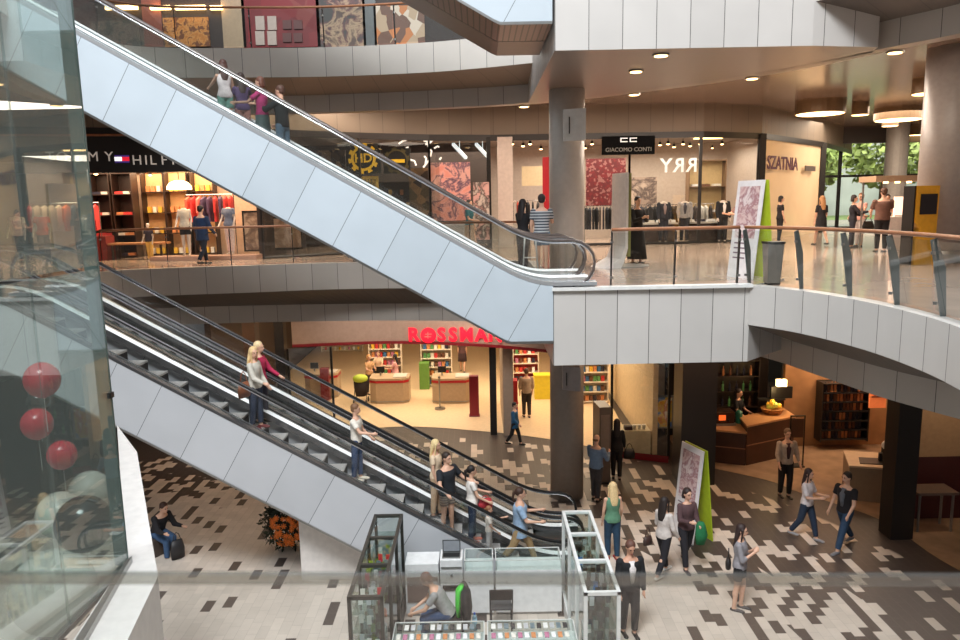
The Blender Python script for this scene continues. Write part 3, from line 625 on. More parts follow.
# low display podium and table
t = thing('display_table', 'low wooden display table in the clothes shop with a red box below', 'table', (-11.3, 24.6, 6)); mb = MB(); mb.box(-.9, -.3, .5, .9, .4, .56); mb.build('tabletop', mat('shop_oak', (170, 120, 80), .5), t)
for x in (-.8, .8):
    for y in (-.2, .3): mb = MB(); mb.box(x-.03, y-.03, 0, x+.03, y+.03, .5); mb.build('leg', dwood, t)
mb = MB(); mb.box(-1.6, -.35, 0, 1.8, .35, .14); tag(mb.build('podium', mat('podium_pale', (190, 150, 130), .5), loc=(-8.9+.0, 23.85, 6)), 'low pale podium carrying the shop window mannequins', 'podium')
for px, lb in ((146, 'dark red armchair-like display cube beside the dark cabinets'),):
    mb = MB(); mb.box(-.35, -.3, 0, .35, .3, .8); mb.box(-.36, -.31, .38, .36, .31, .42); tag(mb.build('display_cube', mat('maroon', (120, 40, 36), .6), loc=(-12.6, 24.6, 6)), lb, 'cube')
def clothes_rail(label, loc, w, n, cols, rz=0, h=1.5, group='garments on rails'):
    t = thing('clothes_rail', label, 'clothes rail', loc, rz)
    for x in (-w/2, w/2): mb = MB(); mb.cone((x, 0, 0), (x, 0, h), .015, .015, 6); mb.build('upright', chrome, t)
    mb = MB(); mb.cone((-w/2, 0, h), (w/2, 0, h), .015, .015, 6); mb.build('bar', chrome, t)
    R_ = Matrix.Rotation(rz, 3, 'Z'); pr = {}
    for k in range(n):
        c = random.choice(cols)
        if c not in pr:
            mb = MB(); mb.prismy([(-.0, 0), (.24, -.1), (.27, -.55), (.19, -.5), (.17, -.85), (-.17, -.85), (-.19, -.5), (-.27, -.55), (-.24, -.1)], -.035, .035); mb.cone((0, 0, -.02), (0, 0, .05), .008, .008, 5)
            o = mb.build('hanging_garment', mat('cloth_%d_%d_%d' % c, c, .85, bump=.3)); pr[c] = o
        else: o = pr[c].copy(); C.objects.link(o)
        o.location = Vector(loc)+R_ @ Vector((-w/2+w*(k+.5)/n, 0, h-.06)); o.rotation_euler = (0, 0, rz+pi/2+random.uniform(-.2, .2)); tag(o, 'garment hanging on the '+' '.join(label.split()[:12]), 'clothes', 'garments on the '+label[:40])
    return t
dk = [(24, 24, 30), (38, 40, 52), (60, 54, 52), (30, 26, 26)]
clothes_rail('rail of coral and red tops in the left clothes shop', (ony(213, 240, 25.2).x, 25.2, 6.0), 1.6, 9, [(226, 90, 70), (230, 120, 110), (190, 50, 50), (80, 60, 90)], h=2.1)
clothes_rail('rail of light shirts behind the glass lift edge', (-13.6, 24.4, 6.0), 2.2, 10, [(232, 120, 70), (220, 200, 180), (60, 70, 90), (190, 60, 60)], .2, h=1.9)
# --- windows between (dark display with pictures)
grey_art = art('poster_grey', [(60, 50, 48), (120, 98, 84), (150, 125, 105), (190, 165, 140)], 2.2)
panel('window_poster', 'dark framed picture of a figure seen beneath the white escalator, leftmost there', 'poster', 246, 212, 262, 250, 24.6, grey_art, frame=dark)
panel('window_poster', 'pale brown framed picture beneath the white escalator, right of the dark one', 'poster', 270, 218, 300, 248, 25.4, art('poster_tan', [(96, 74, 62), (150, 118, 96), (190, 160, 140)], 1.7), frame=dark)
# --- outfitter with cog emblem
t = panel('cog_sign', 'round yellow cog-wheel sign on a black shopfront', 'sign', 347, 143, 380, 174, 26.3, mat('cog_board', (20, 18, 20), .5))
w_, h_ = t['_w'], t['_h']; yel = mat('sign_yellow', (214, 168, 40), .5, emit=(200, 150, 30), es=.6)  # emission added so the yellow stays bright behind the escalator glass
mb = MB(); R1 = .43
for k in range(40):
    a0, a1 = 2*pi*k/40, 2*pi*(k+1)/40; ro = R1+(.1 if k % 4 < 2 else 0); mb.poly([(cos(a0)*ro, -.04, h_*.5+sin(a0)*ro), (cos(a1)*ro, -.04, h_*.5+sin(a1)*ro), (cos(a1)*(R1-.09), -.04, h_*.5+sin(a1)*(R1-.09)), (cos(a0)*(R1-.09), -.04, h_*.5+sin(a0)*(R1-.09))])
mb.build('cog_ring', yel, t); text('HD', .42, yel, t, (0, -.04, h_*.5), bold=.01)
t = panel('cog_sign', 'dim cog-wheel sign right of the yellow one', 'sign', 384, 148, 410, 174, 26.6, mat('cog_board', (20, 18, 20), .5)); mb = MB()
for k in range(32):
    a0, a1 = 2*pi*k/32, 2*pi*(k+1)/32; ro = .40+(.07 if k % 4 < 2 else 0); mb.poly([(cos(a0)*ro, -.04, .45+sin(a0)*ro), (cos(a1)*ro, -.04, .45+sin(a1)*ro), (cos(a1)*.34, -.04, .45+sin(a1)*.34), (cos(a0)*.34, -.04, .45+sin(a0)*.34)])
mb.build('cog_ring', mat('dim_yellow', (92, 80, 48), .6), t); mb = MB(); mb.box(-.28, -.05, .38, .28, -.02, .5); mb.build('bar', yel, t)
t = panel('window_poster', 'yellow and green poster below the cog sign', 'poster', 363, 176, 378, 199, 26.4, mat('poster_yellow', (214, 176, 70), .6)); text('ILLEY', .2, mat('ink', (60, 50, 20), .6), t, (0, -.03, t['_h']*.78), name='lettering'); text('TIRE', .2, mat('ink', (60, 50, 20), .6), t, (0, -.03, t['_h']*.6), name='lettering')
panel('window_poster', 'large pink poster with a dark leaping splash figure', 'poster', 432, 162, 470, 221, 26.9, art('poster_pink', [(232, 140, 122), (226, 150, 136), (232, 168, 158), (84, 62, 92), (222, 170, 160)], 1.6), frame=None)
panel('display_plinth', 'white plinth under the large pink poster', 'plinth', 433, 222, 470, 246, 26.9, mat('plinth_greyw', (176, 172, 172), .5), .5)
panel('window_poster', 'narrow pale poster with rows of shoes, right of the pink one', 'poster', 474, 182, 489, 240, 27.0, art('poster_shoes', [(226, 180, 170), (214, 168, 160), (70, 60, 60), (205, 190, 180)], 2.6))
for i, (a, b, c, d, lb, cols) in enumerate(((318, 150, 345, 176, 'tan product display at the left of the black shopfront', [(90, 70, 50), (160, 130, 90), (60, 50, 44)]), (411, 168, 428, 246, 'brown display of goods left of the pink poster', [(60, 48, 40), (120, 96, 70), (150, 120, 80), (90, 80, 50)]))):
    panel('display_wall', lb, 'display', a, b, c, d, 27.4, art('disp_%d' % i, cols, 3.5, kind='VORONOI'))
shelf_unit('rack of dark footwear boxes behind the outfitter glass', (ony(395, 240, 28).x, 28, 6), 1.5, 2.5, .4, 5, dwood, 0, 'carton', 'shoe carton on the outfitter rack', 'shoe cartons on the outfitter rack', 'box', 6, [6, 8, 3, 9])
# crumpled foil lamp and angled strip lights
t = thing('foil_lamp', 'bright crumpled foil lamp hanging in the outfitter window', 'lamp', ony(424, 152, 27.5)); mb = MB()
for k in range(14): a = Vector((random.uniform(-.75, .75), random.uniform(-.2, .2), random.uniform(-.42, .42))); b = a+Vector((random.uniform(-.3, .3), random.uniform(-.1, .1), random.uniform(-.3, .1))); mb.tube([a, (a+b)/2+Vector((.05, 0, .06)), b], .035, 5)
mb.build('foil', mat('foil_glow', (255, 246, 235), .2, .3, emit=(255, 236, 220), es=.9), t)
for k, px in enumerate((461, 484)):
    a = ony(px-8, 144, 27.6); b = ony(px+5, 158, 28.4); mb = MB(); mb.tube([a, b], .07, 4); c = (a+b)/2; mb.cone(c, (c.x, c.y, 10.045), .012, .012, 6); tag(mb.build('strip_light', mat('strip_glow', (225, 235, 240), .4, emit=(215, 228, 235), es=.8)), 'slanting white strip light above the %s' % ('pink poster' if k == 0 else 'narrow shoe poster'), 'lamp')
# --- entrance with the red banner
panel('banner', 'upright red banner in the entrance left of the round column', 'banner', 543, 157, 549, 249, 27.6, red)
panel('display_wall', 'pale oval counter front inside the entrance', 'display', 522, 166, 545, 186, 31, mat('oval_beige', (196, 176, 140), .5)); 
clothes_rail('rail of dark coats inside the entrance with the red banner', (ony(533, 225, 29.5).x, 29.5, 6), 1.8, 9, dk+[(160, 60, 40)], h=1.7)
# --- menswear
t = panel('shop_sign', 'black hanging menswear shop sign with a linked letter emblem', 'sign', 602, 135.5, 655, 155, 27.35, mat('sign_black2', (9, 9, 10), .8, spec=.1), .08)
wl = mat('letter_white', (225, 225, 222), .4, emit=(225, 225, 222), es=.35); text('GIACOMO CONTI', .205, mat('letter_dim', (128, 124, 118), .4), t, (0, -.03, .17), name='lettering')
mb = MB()
for sx_ in (-1, 1):
    c = sx_*.17
    for q in ((c-.13, .44, c+.13, .475), (c-.13, .56, c+.13, .595), (c-.13, .44, c-.09, .595)): mb.box(q[0], -.03, q[1], q[2], 0, q[3])
mb.build('emblem', wl, t)
t = thing('wall_letters', 'white back-to-front letters hanging inside the menswear shop', 'sign', ony(679, 166, 29)); 
for k, ch in enumerate('YRR'): 
    o = text(ch, .75, wl, t, (-.5+k*.5, 0, 0), (pi/2, 0, pi if ch == 'R' else 0), name='letter', bold=.01)
panel('photo_panel', 'large grey photograph of a man on the menswear rear wall', 'poster', 630, 177, 657, 240, 30.5, art('poster_man', [(120, 100, 92), (168, 146, 132), (90, 74, 70), (190, 168, 152)], 1.0))
shelf_unit('lit glass-fronted cabinet with tailored clothes in the menswear shop', (ony(706, 240, 30).x, 30, 6), 1.5, 3.2, .5, 3, mat('cabinet_brown', (120, 92, 66), .5), 0, 'folded_shirt', 'folded shirt in the menswear cabinet', 'shirts in the menswear cabinet', 'clothes', 3, [1, 7, 8, 6], backm=mat('cab_back', (196, 168, 120), .5))
panel('display_wall', 'deep red wall display with white shelves at the left of the menswear shop', 'display', 586, 158, 626, 206, 31, art('disp_red', [(110, 14, 22), (96, 12, 20), (88, 10, 18), (140, 90, 86)], 11, kind='VORONOI'))
for k, (px, Y, w) in enumerate(((650, 29.2, 1.6), (668, 28.6, 1.5), (690, 29.4, 1.8), (600, 29.0, 1.2))):
    clothes_rail(['rail of dark suits left of centre in the menswear window', 'rail of black jackets in the middle of the menswear shop', 'rail of charcoal jackets below the hanging letters', 'rail of dark trousers beside the round column'][k], (ony(px, 225, Y).x, Y, 6), w, 9, dk+([(200, 196, 190)] if k == 2 else []), h=1.45)
for k, (px, Y) in enumerate(((655, 28.2), (705, 28.4))):
    t = thing('display_table', ['low black display table at the left of the menswear window', 'low black display table under the menswear cabinet'][k], 'table', (ony(px, 240, Y).x, Y, 6)); mb = MB(); mb.box(-.8, -.3, .72, .8, .3, .78); mb.build('tabletop', mat('pale_stone', (190, 184, 176), .3), t)
    mb = MB(); mb.box(-.7, -.25, 0, .7, .25, .72); mb.build('base', dwood, t)
    goods('folded_shirt', 'folded shirt on a menswear display table', 'clothes', 'shirts on the menswear tables', [(t.location.x-.6+.4*q, Y, 6.79) for q in range(4)], [1, 7, 8, 2])
mb = MB(); mb.poly([(-16, 20.9, 9.05), (-7.1, 23.7, 9.05), (-7.1, 26.6, 9.05), (-16, 26.6, 9.05)]); struct(mb.build('ceiling_fashion', MC['shop_ceiling']))
sp_spots = [(512, 144, 1), (530, 144, 1), (523, 146, 1), (541, 149, 1), (585, 148, 1), (612, 144, 1), (660, 145, 1), (668, 144, 1), (674, 147, 1), (683, 144, 1), (690, 146, 1), (700, 144, 1), (664, 149, 1), (655, 150, 1), (645, 148, 1), (712, 148, 1), (722, 144, 1), (625, 148, 1), (592, 144, 1), (96, 174, 0), (110, 175, 0), (165, 175, 0), (205, 174, 0), (150, 175, 0), (75, 172, 0)]
pr = None
for px, py, up_ in sp_spots:
    p = onz(px, py, 9.84 if up_ else 8.84)
    if pr is None:
        pr = thing('spotlight', 'small round spotlight burning under a shop ceiling', 'lamp', p, 0, 'shop ceiling spotlights'); mb = MB(); mb.cone((0, 0, 0), (0, 0, .12), .07, .05, 10); mb.build('housing', dark, pr); mb = MB(); mb.ball((0, 0, -.005), .065, .065, .03, 10, 6); mb.build('bulb', hotglow, pr)
        mb = MB(); mb.cone((0, 0, .12), (0, 0, .215), .012, .012, 6); mb.build('stem', dark, pr)
    else: dup(pr, p)
for px, py, w in ((700, 141, 1.1), (706, 156, .7)):
    p = onz(px+8, py-2, 9.97); t = thing('strip_light', 'flat strip light in the menswear shop, %s' % ('upper and longer one' if w > 1 else 'lower and shorter one'), 'lamp', p); mb = MB(); mb.box(-w/2, -.08, 0, w/2, .08, .05); mb.build('diffuser', lampglow, t); mb = MB(); mb.box(-w/2-.02, -.1, .05, w/2+.02, .1, .08); mb.build('housing', dark, t)
# --- cloakroom wall with lettering, and the glazed entrance
gw = MB(); B_ = (15.9, 34.4); strip(gw, [(11.0, 28.9), B_], 6.0, [(11.0, 28.9), B_], 9.9); struct(gw.build('wall_cloakroom', mat('cloakroom_wall', (226, 200, 166), .12, spec=.8, var=.05, scale=.8, emit=(230, 190, 140), es=.03)))  # slight emission put into the wall so it looks lit
ang = atan2(34-28.8, 15.6-10.9); pb_ = ony(786, 165, 29.6)
t = thing('shop_lettering', 'dark purple capital lettering on the glowing cream wall', 'sign', (11.1, 29.02, 8.75), ang); text('SZATNIA', .72, mat('letter_purple', (86, 44, 66), .4), t, (1.72, -.12, .22), name='lettering', sxx=1.15, bold=.012)
mb = MB(); mb.box(4.3, -.14, .0, 5.6, -.1, .22, 0); mb.build('small_sign', mat('smallsign', (90, 80, 76), .4), t)
for k, (x, y) in enumerate(((10.9, 28.75), (15.7, 34.1))): mb = MB(); mb.box(x-.12, y-.12, 6, x+.12, y+.12, 10.05); struct(mb.build('trim_%d' % (26+k), dark))
# glazed entrance wall far right
for k, (x0, x1) in enumerate(((16.0, 18.6), (18.7, 21.6), (21.7, 25))):
    pane(x0, x1, 38.5, 38.5, 6, 10.4, 6+k)
mb = MB(); mb.box(16, 38.4, 8.6, 25, 38.6, 8.72); struct(mb.build('trim_29', dark))
mb = MB(); mb.box(15.7, 38.3, 10.3, 30, 38.7, 11.1); struct(mb.build('trim_30', beigec))
mb = MB(); mb.box(14, 39, 5.6, 60, 75, 5.95); struct(mb.build('ground_outside', mat('lawn', (120, 140, 84), .8, var=.3, scale=1)))
def tree(label, x, y, h, r, g):
    t = thing('tree', label, 'tree', (x, y, 5.9), 0, g); mb = MB(); mb.cone((0, 0, 0), (0, 0, h*.6), .22, .12, 8); mb.build('trunk', mat('bark', (90, 74, 60), .9), t); mb = MB()
    for k in range(900):
        u = random.uniform(-1, 1); a = random.uniform(0, 2*pi); q = sqrt(1-u*u); rr = r*random.uniform(.55, 1); c = Vector((cos(a)*q*rr, sin(a)*q*rr, h*.65+u*rr*.9)); d = Vector((random.uniform(-1, 1), random.uniform(-1, 1), random.uniform(-1, 1))).normalized()*.3; e_ = d.orthogonal().normalized()*.22
        mb.poly([c-d, c+e_, c+d, c-e_])
    mb.build('crown', mat('leaf_%d' % int(h*10), (120+int(h*3), 158, 80), .7, var=.25, scale=1), t)
for i, (x, y, h, r) in enumerate(((22, 50, 6, 2.2), (27.4, 50.5, 7, 2.6), (33, 53, 6.5, 2.5), (26, 59, 8, 2.8))): tree('bright green tree outside the glazed entrance', x, y, h, r, 'trees outside the entrance')
light('daylight_outside', (26, 48, 22), 16, 9000, (1, .98, .92))
mb = MB(); mb.box(14, 66, 5, 70, 66.3, 26); struct(mb.build('wall_across_street', mat('street_facade', (196, 200, 196), .7, var=.2, scale=.4)))
mb = MB(); mb.cone((20.4, 36.5, 6), (20.4, 36.5, 11.1), .5, .5, 24); struct(mb.build('trim_31', mat('column_far', (150, 146, 142), .4), smooth=False))
# drum lamps and downlights
def drum(label, px, py, wpx, z=10.62, group=None):
    p = onz(px, py+2, z); d = (p-EYE).dot(cF); r = wpx/FPX*d/2
    t = thing('drum_lamp', label, 'lamp', (p.x, p.y, z), 0, group); mb = MB(); mb.cone((0, 0, 0), (0, 0, .48), r, r, 32); mb.build('drum', mat('drum_bronze', (128, 104, 78), .35, .3), t, smooth=False)
    mb = MB(); mb.cone((0, 0, -.012), (0, 0, .0), r*.93, r*.95, 32); mb.build('diffuser', lampglow, t)
drum('large round drum ceiling lamp, leftmost of the big ones', 820, 112, 47); drum('large round drum ceiling lamp, middle of the three big ones', 898, 118, 44); drum('round drum ceiling lamp at the right against the thick column', 926, 92, 26)
drum('small round drum ceiling lamp between the two big ones', 860, 113, 16); drum('small drum lamp just below the middle big lamp', 890, 124, 15); drum('wide drum lamp farthest back by the glazed entrance', 920, 134, 44)
pr = None
for px, py, z, s_ in ((895, 53, 10.27, 1), (752, 79, 10.27, .8), (634, 95, 10.27, .8), (524, 107, 10.27, .7), (661, 56, 10.27, 1), (636, 72, 10.27, 1), (312, 117, 11.05, 1), (422, 114, 11.05, 1)):
    p = onz(px, py, z)
    if pr is None:
        pr = thing('downlight', 'small round recessed downlight glowing in the gallery ceiling', 'lamp', p, 0, 'recessed gallery downlights'); mb = MB(); mb.cone((0, 0, 0), (0, 0, .03), .16, .15, 20); mb.build('rim', steel, pr); mb = MB(); mb.cone((0, 0, -.01), (0, 0, 0), .12, .12, 20); mb.build('lens', lampglow, pr)
    else: c = dup(pr, p)
# ------------------------------------------------------------------ top gallery shopfronts (far upper left)
mb = MB(); mb.box(-16, 24.6, Z2, 2, 24.8, 17); struct(mb.build('wall_upper_shops', pwd))
def up(name, lb, a, b, c, d, m, cat='display', Y=24.54): return panel(name, lb, cat, a, b, c, d, Y, m)
up('garment_display', 'orange sheepskin garments in the upper left shop window', 165, 17, 208, 47, art('disp_orange', [(150, 90, 40), (196, 124, 56), (216, 150, 80), (120, 70, 40)], 5))
up('pilaster', 'reddish pilaster between the upper shop windows', 145, -10, 159, 47, mat('red_pilaster', (150, 92, 78), .4), 'pilaster'); up('pilaster', 'beige pilaster left of the red shop', 224, -10, 243, 48, mat('beige_pilaster', (176, 150, 122), .5), 'pilaster')
up('garment_display', 'muted grey garments behind glass at the far upper left', 92, 20, 143, 48, art('disp_mute', [(70, 56, 52), (110, 90, 82), (130, 110, 96), (60, 66, 60)], 3))
up('shop_window', 'dark red shop window wall on the top gallery', 244, -10, 318, 48, art('disp_darkred', [(116, 20, 26), (126, 24, 30), (110, 16, 22), (130, 50, 46)], 2, kind='VORONOI'))
k = 0
for x in (256, 268, 283, 294): 
    for y in ((16, 31) if x < 270 else (20, 33)): up('wall_picture', '%s picture card on the dark red window, %s row, column %s from left' % (('pale', 'upper' if y < 25 else 'lower', 'one' if x == 256 else 'two') if x < 270 else ('dim', 'upper' if y < 25 else 'lower', 'three' if x == 283 else 'four')), x, y, x+8, y+(14 if x < 270 else 9), mat('card_pale', (190, 170, 160), .5) if x < 270 else mat('card_dim', (96, 52, 50), .5), 'picture', 24.48)
up('mural', 'brown mural with a pale curling shape right of the red shop', 318, -10, 364, 48, art('mural', [(50, 36, 34), (90, 66, 56), (176, 146, 116), (100, 60, 58), (60, 56, 54)], 1.5), 'mural')
up('pilaster', 'grey pilaster right of the mural', 364, -10, 375, 48, mat('grey_pilaster', (86, 88, 88), .4), 'pilaster')
up('garment_display', 'cream and orange goods display at the right end of the top gallery', 375, 5, 424, 48, art('disp_cream', [(190, 160, 130), (110, 70, 50), (200, 120, 60), (220, 200, 180)], 3, kind='VORONOI'))
for k, (a, b) in enumerate(((105, 137), (150, 170), (175, 205), (210, 222))): p0 = ony(a, 9.5, 24.4); p1 = ony(b, 9.5, 24.4); mb = MB(); mb.box(p0.x, 24.4, p0.z, p1.x, 24.5, p0.z+.12); tag(mb.build('tube_light', lampglow), 'yellow tube light on the top gallery, number %s from the left' % ['one', 'two', 'three', 'four'][k], 'lamp', 'tube lights on the top gallery')
# ------------------------------------------------------------------ ground floor drugstore
fas = mat('taupe_fascia', (158, 138, 126), .5); crimson = mat('crimson_trim', (120, 18, 30), .4)
Fs = [(-6.25, 24.0), (-3, 24.3), (0, 23.5), (2.15, 22.3)]
Fs = spl(Fs, 8); mb = MB(); o2 = off(Fs, .3)
strip(mb, Fs, 3.12, Fs, 3.9); strip(mb, Fs, 3.9, o2, 3.9); mb.poly([(*Fs[0], 3.12), (*Fs[0], 3.9), (*o2[0], 3.9), (*o2[0], 3.12)]); struct(mb.build('trim_40', fas))
mb = MB(); strip(mb, off(Fs, -.03), 3.03, off(Fs, -.03), 3.13); strip(mb, off(Fs, -.03), 3.03, o2, 3.03); struct(mb.build('trim_41', crimson))
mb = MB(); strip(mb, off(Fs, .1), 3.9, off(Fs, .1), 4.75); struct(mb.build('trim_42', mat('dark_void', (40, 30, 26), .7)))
redglow = mat('sign_red', (225, 20, 40), .4, emit=(230, 16, 40), es=1.3)
t = thing('shop_lettering', 'glowing red capital letters on the taupe drugstore fascia', 'sign', (0, 23.4, 3.5))
def fas_pt(px, py):
    best = None
    for (a, b) in zip(Fs, Fs[1:]):
        A = Vector((a[0], a[1], 0)); B = Vector((b[0], b[1], 0)); n = Vector((-(B-A).y, (B-A).x, 0)).normalized(); d = pix(px, py); k = (A-EYE).dot(n)/d.dot(n); P = EYE+d*k
        s_ = (P-A).dot((B-A).normalized())
        if -.01 <= s_ <= (B-A).length+.01: return P-n*.06-Vector(t.location), atan2((B-A).y, (B-A).x)
    return P-Vector(t.location), 0
for k, ch in enumerate('ROSSMANN'):
    p, a = fas_pt((414, 429, 442, 453.5, 467, 482, 496, 510)[k], 335)
    if ch == 'O':
        mb = MB(); mb.cone(p+Vector((0, .02, 0)), p-Vector((0, .02, 0)), .255, .255, 28)
        mb.build('round_emblem', redglow, t)
        for q in ((-.11, .03, .11, .06), (-.03, -.11, .0, .12), (-.13, -.06, .09, -.03)): 
            mb = MB(); mb.box(p.x+q[0], p.y-.035, p.z+q[1], p.x+q[2], p.y-.022, p.z+q[3]); mb.build('emblem_line', fas, t)
    else: text(ch, .62, redglow, t, p, (pi/2, 0, a), name='letter', bold=.022)
cream = mat('drug_wall', (220, 196, 160), .6)
mb = MB(); mb.box(-13, 40, 0, 7, 40.2, 4.7); struct(mb.build('wall_drugstore_back', cream)); mb = MB(); mb.box(5.15, 21.4, 0, 5.3, 40, 4.7); struct(mb.build('wall_drugstore_side', cream)); mb = MB(); mb.box(-9.2, 24.2, 0, -9.0, 40, 4.7); struct(mb.build('wall_drugstore_left', pwd))
mb = MB(); mb.box(-6.75, 23.7, 0, -6.45, 24.1, 4.75); struct(mb.build('trim_43', dark)); mb = MB(); mb.box(-7.75, 23.6, 0, -7.35, 24.1, 4.75); struct(mb.build('trim_44', mat('pillar_brown', (70, 52, 42), .5)))
pane(-6.4, -5.0, 23.95, 24.1, 0, 3.0, 10)
mb = MB(); mb.box(.28, 23.6, 0, .5, 23.95, 3.1); struct(mb.build('trim_45', dark)); mb = MB(); mb.box(.72, 23.5, 0, 1.05, 27.5, 3.1); struct(mb.build('trim_46', mat('grey_wall', (150, 132, 116), .5)))
counter_m = mat('counter_beige', (176, 152, 124), .45)
def checkout(label, px, py, w, rz):
    p = onz(px, py, 0); t = thing('checkout_counter', label, 'counter', (p.x, p.y+.3, .013), rz)
    out = [(-w/2, -.3), (-w/2+.25, -.45), (w/2-.2, -.45), (w/2, -.25), (w/2, .45), (-w/2, .45)]
    MB().prism(out, 0, .92).build('body', counter_m, t); MB().prism([(x*1.015, y*1.03) for x, y in out], .82, .92).build('red_band', red, t); MB().prism([(x*1.02, y*1.04) for x, y in out], .92, 1.0).build('counter_top', counter_m, t)
    MB().prism([(x*1.01, y*1.02) for x, y in out], .06, .1).build('kick_strip', steel, t)
    mb = MB(); mb.box(.1*w, -.35, 1.0, .45*w, .3, 1.04); mb.build('belt', mat('belt', (190, 180, 170), .5), t)
    tt = thing('till_screen', 'dark till screen on the '+label.replace('beige checkout counter with red band, ','counter '), 'till', (p.x-.25*w, p.y+.4, 1.013), rz); mb = MB(); mb.box(-.16, -.02, .12, .16, .02, .36); mb.build('screen', black, tt); mb = MB(); mb.box(-.03, -.03, 0, .03, .03, .14); mb.build('stand', steel, tt)
checkout('beige checkout counter with red band, middle of the drugstore', 390, 403, 1.5, 0); checkout('beige checkout counter with red band, nearer the red post', 452, 403, 1.5, 0); checkout('beige checkout counter with red band, far left in the drugstore', 322, 398, 1.3, 0)
def redpost(label, px, py, h=1.5): p = onz(px, py, 0); MB_ = MB(); MB_.box(-.17, -.12, 0, .17, .12, h); MB_.box(-.2, -.15, 0, .2, .15, .04); tag(MB_.build('security_post', crimson, bevel=.03, loc=(p.x, p.y, .013)), label, 'post')
redpost('dark red security post in front of the right checkout', 474.5, 416); redpost('dark red security post beside the far left checkout', 326, 400, 1.3)
mb = MB(); mb.cone((0, 0, 0), (0, 0, .05), .2, .2, 16); mb.cone((0, 0, 0), (0, 0, 1.2), .03, .03, 8); mb.cone((0, 0, 1.2), (0, 0, 1.26), .05, .05, 8); tag(mb.build('gate_post', steel, loc=onz(440, 409, .013)), 'slim steel turnstile post between the checkouts', 'post')
whs = mat('shelf_white', (226, 214, 196), .5)
for lb, px, py, w, h, n, rz in (('white product shelf behind the right checkout', 437, 387, 1.3, 2.0, 7, 0), ('green-ended product shelf behind the middle checkout', 386, 384, 1.4, 1.9, 7, 0), ('white product shelf at the back left of the drugstore', 342, 352, 2.2, 1.6, 8, 0), ('red-backed product shelf by the yellow bin', 526, 384, 1.1, 2.1, 5, 0), ('colourful product shelf just right of the round column', 594, 404, 1.1, 2.0, 6, 0)):
    p = onz(px, py, 0); shelf_unit(lb, (p.x, p.y, .013), w, h, .45, 5, whs, rz, 'carton' if n != 8 else 'tub', 'small packet on the '+' '.join(lb.split()[:9]), 'packets on the '+' '.join(lb.split()[:6]), 'packet', n, backm=mat('red_back', (180, 60, 60), .5) if 'red-backed' in lb else None)
p = onz(640, 399, 0); q = onz(612, 372, 0)
shelf_unit('long shelf aisle running back behind the woman in black', ((p.x+q.x)/2+.4, (p.y+q.y)/2, .013), 5.0, 1.8, .5, 5, whs, atan2(q.y-p.y, q.x-p.x)+pi, 'bottle', 'small bottle on the long slanting shelf aisle', 'bottles on the long shelf aisle', 'bottle', 18)
p = onz(425, 388, 0); mb = MB(); mb.box(-.2, -.3, 0, .2, .3, 1.1); tag(mb.build('display_bin', mat('green_bin', (96, 140, 60), .5), loc=(p.x, p.y, .013)), 'green display bin at the end of the white shelf', 'bin')
p = onz(542, 398, 0); mb = MB(); mb.box(-.3, -.25, 0, .3, .25, .9); mb.box(-.33, -.28, .9, .33, .28, .96); tag(mb.build('display_bin', mat('yellow_bin', (214, 196, 50), .5), loc=(p.x, p.y, .013)), 'yellow display bin at the right of the drugstore entrance', 'bin')
p = onz(511, 413, 0); mb = MB(); mb.box(-.24, -.25, 0, .24, .25, 1.25); mb.box(-.26, -.27, .4, .26, .27, .46); tag(mb.build('display_bin', red, loc=(p.x, p.y, .013)), 'tall red display bin against the grey entrance wall', 'bin')
# info totem beside the column, window with poster
def totem(name, label, loc, w, d, h, m, rz=0):
    t = thing(name, label, 'sign', loc, rz); MB().prism([(-w/2, -d/2), (w/2, -d/2), (w/2, d/2), (-w/2, d/2)], .04, h).build('panel', m, t, bevel=.02); mb = MB(); mb.box(-w/2-.06, -d/2-.08, 0, w/2+.06, d/2+.08, .04); mb.build('base', dark, t)
    mb = MB(); mb.box(-w/2+.04, -d/2-.008, h*.35, w/2-.04, -d/2+.002, h*.9); mb.build('display', mat('totem_face', (120, 104, 92), .3), t); return t
p = onz(602, 480, 0); totem('info_totem', 'narrow brown-grey upright totem right of the round column', (p.x, p.y+.1, 0), .32, .7, 2.15, mat('totem_side', (90, 78, 70), .35), .1)
t = panel('window_poster', 'blue, yellow and orange poster in the shop window left of the dark column', 'poster', 653, 397, 672, 427, 21.6, art('poster_map', [(70, 110, 180), (90, 130, 190), (220, 190, 70), (200, 120, 70), (230, 220, 190)], 1.6), .03, frame=steel)
pane(3.9, 5.45, 21.35, 20.7, .1, 3.0, 11)
mb = MB(); p = onz(656, 455, 0); mb.box(4.0, 21.4, 0, 5.1, 22.1, .75); tag(mb.build('window_bench', mat('pale_cream', (216, 204, 176), .5)), 'cream display bench inside the window under the poster', 'bench'); mb = MB(); strip(mb, [(3.9, 21.3), (5.45, 20.65)], .1, [(3.9, 21.3), (5.45, 20.65)], .2); strip(mb, [(3.9, 21.3), (5.45, 20.65)], 0, [(3.9, 21.3), (5.45, 20.65)], .1); struct(mb.build('trim_47', crimson))
mb = MB(); mb.box(-.12, -.1, 0, .12, .1, .12); tag(mb.build('gift_box', mat('dark_box', (60, 40, 50), .5), loc=(4.45, 21.6, .75)), 'small dark box on the cream window bench', 'box')
goods('tub', 'pale jar on the cream window bench', 'jar', 'jars on the window bench', [(4.65+.14*k, 21.6, .75) for k in range(3)], [1, 7])
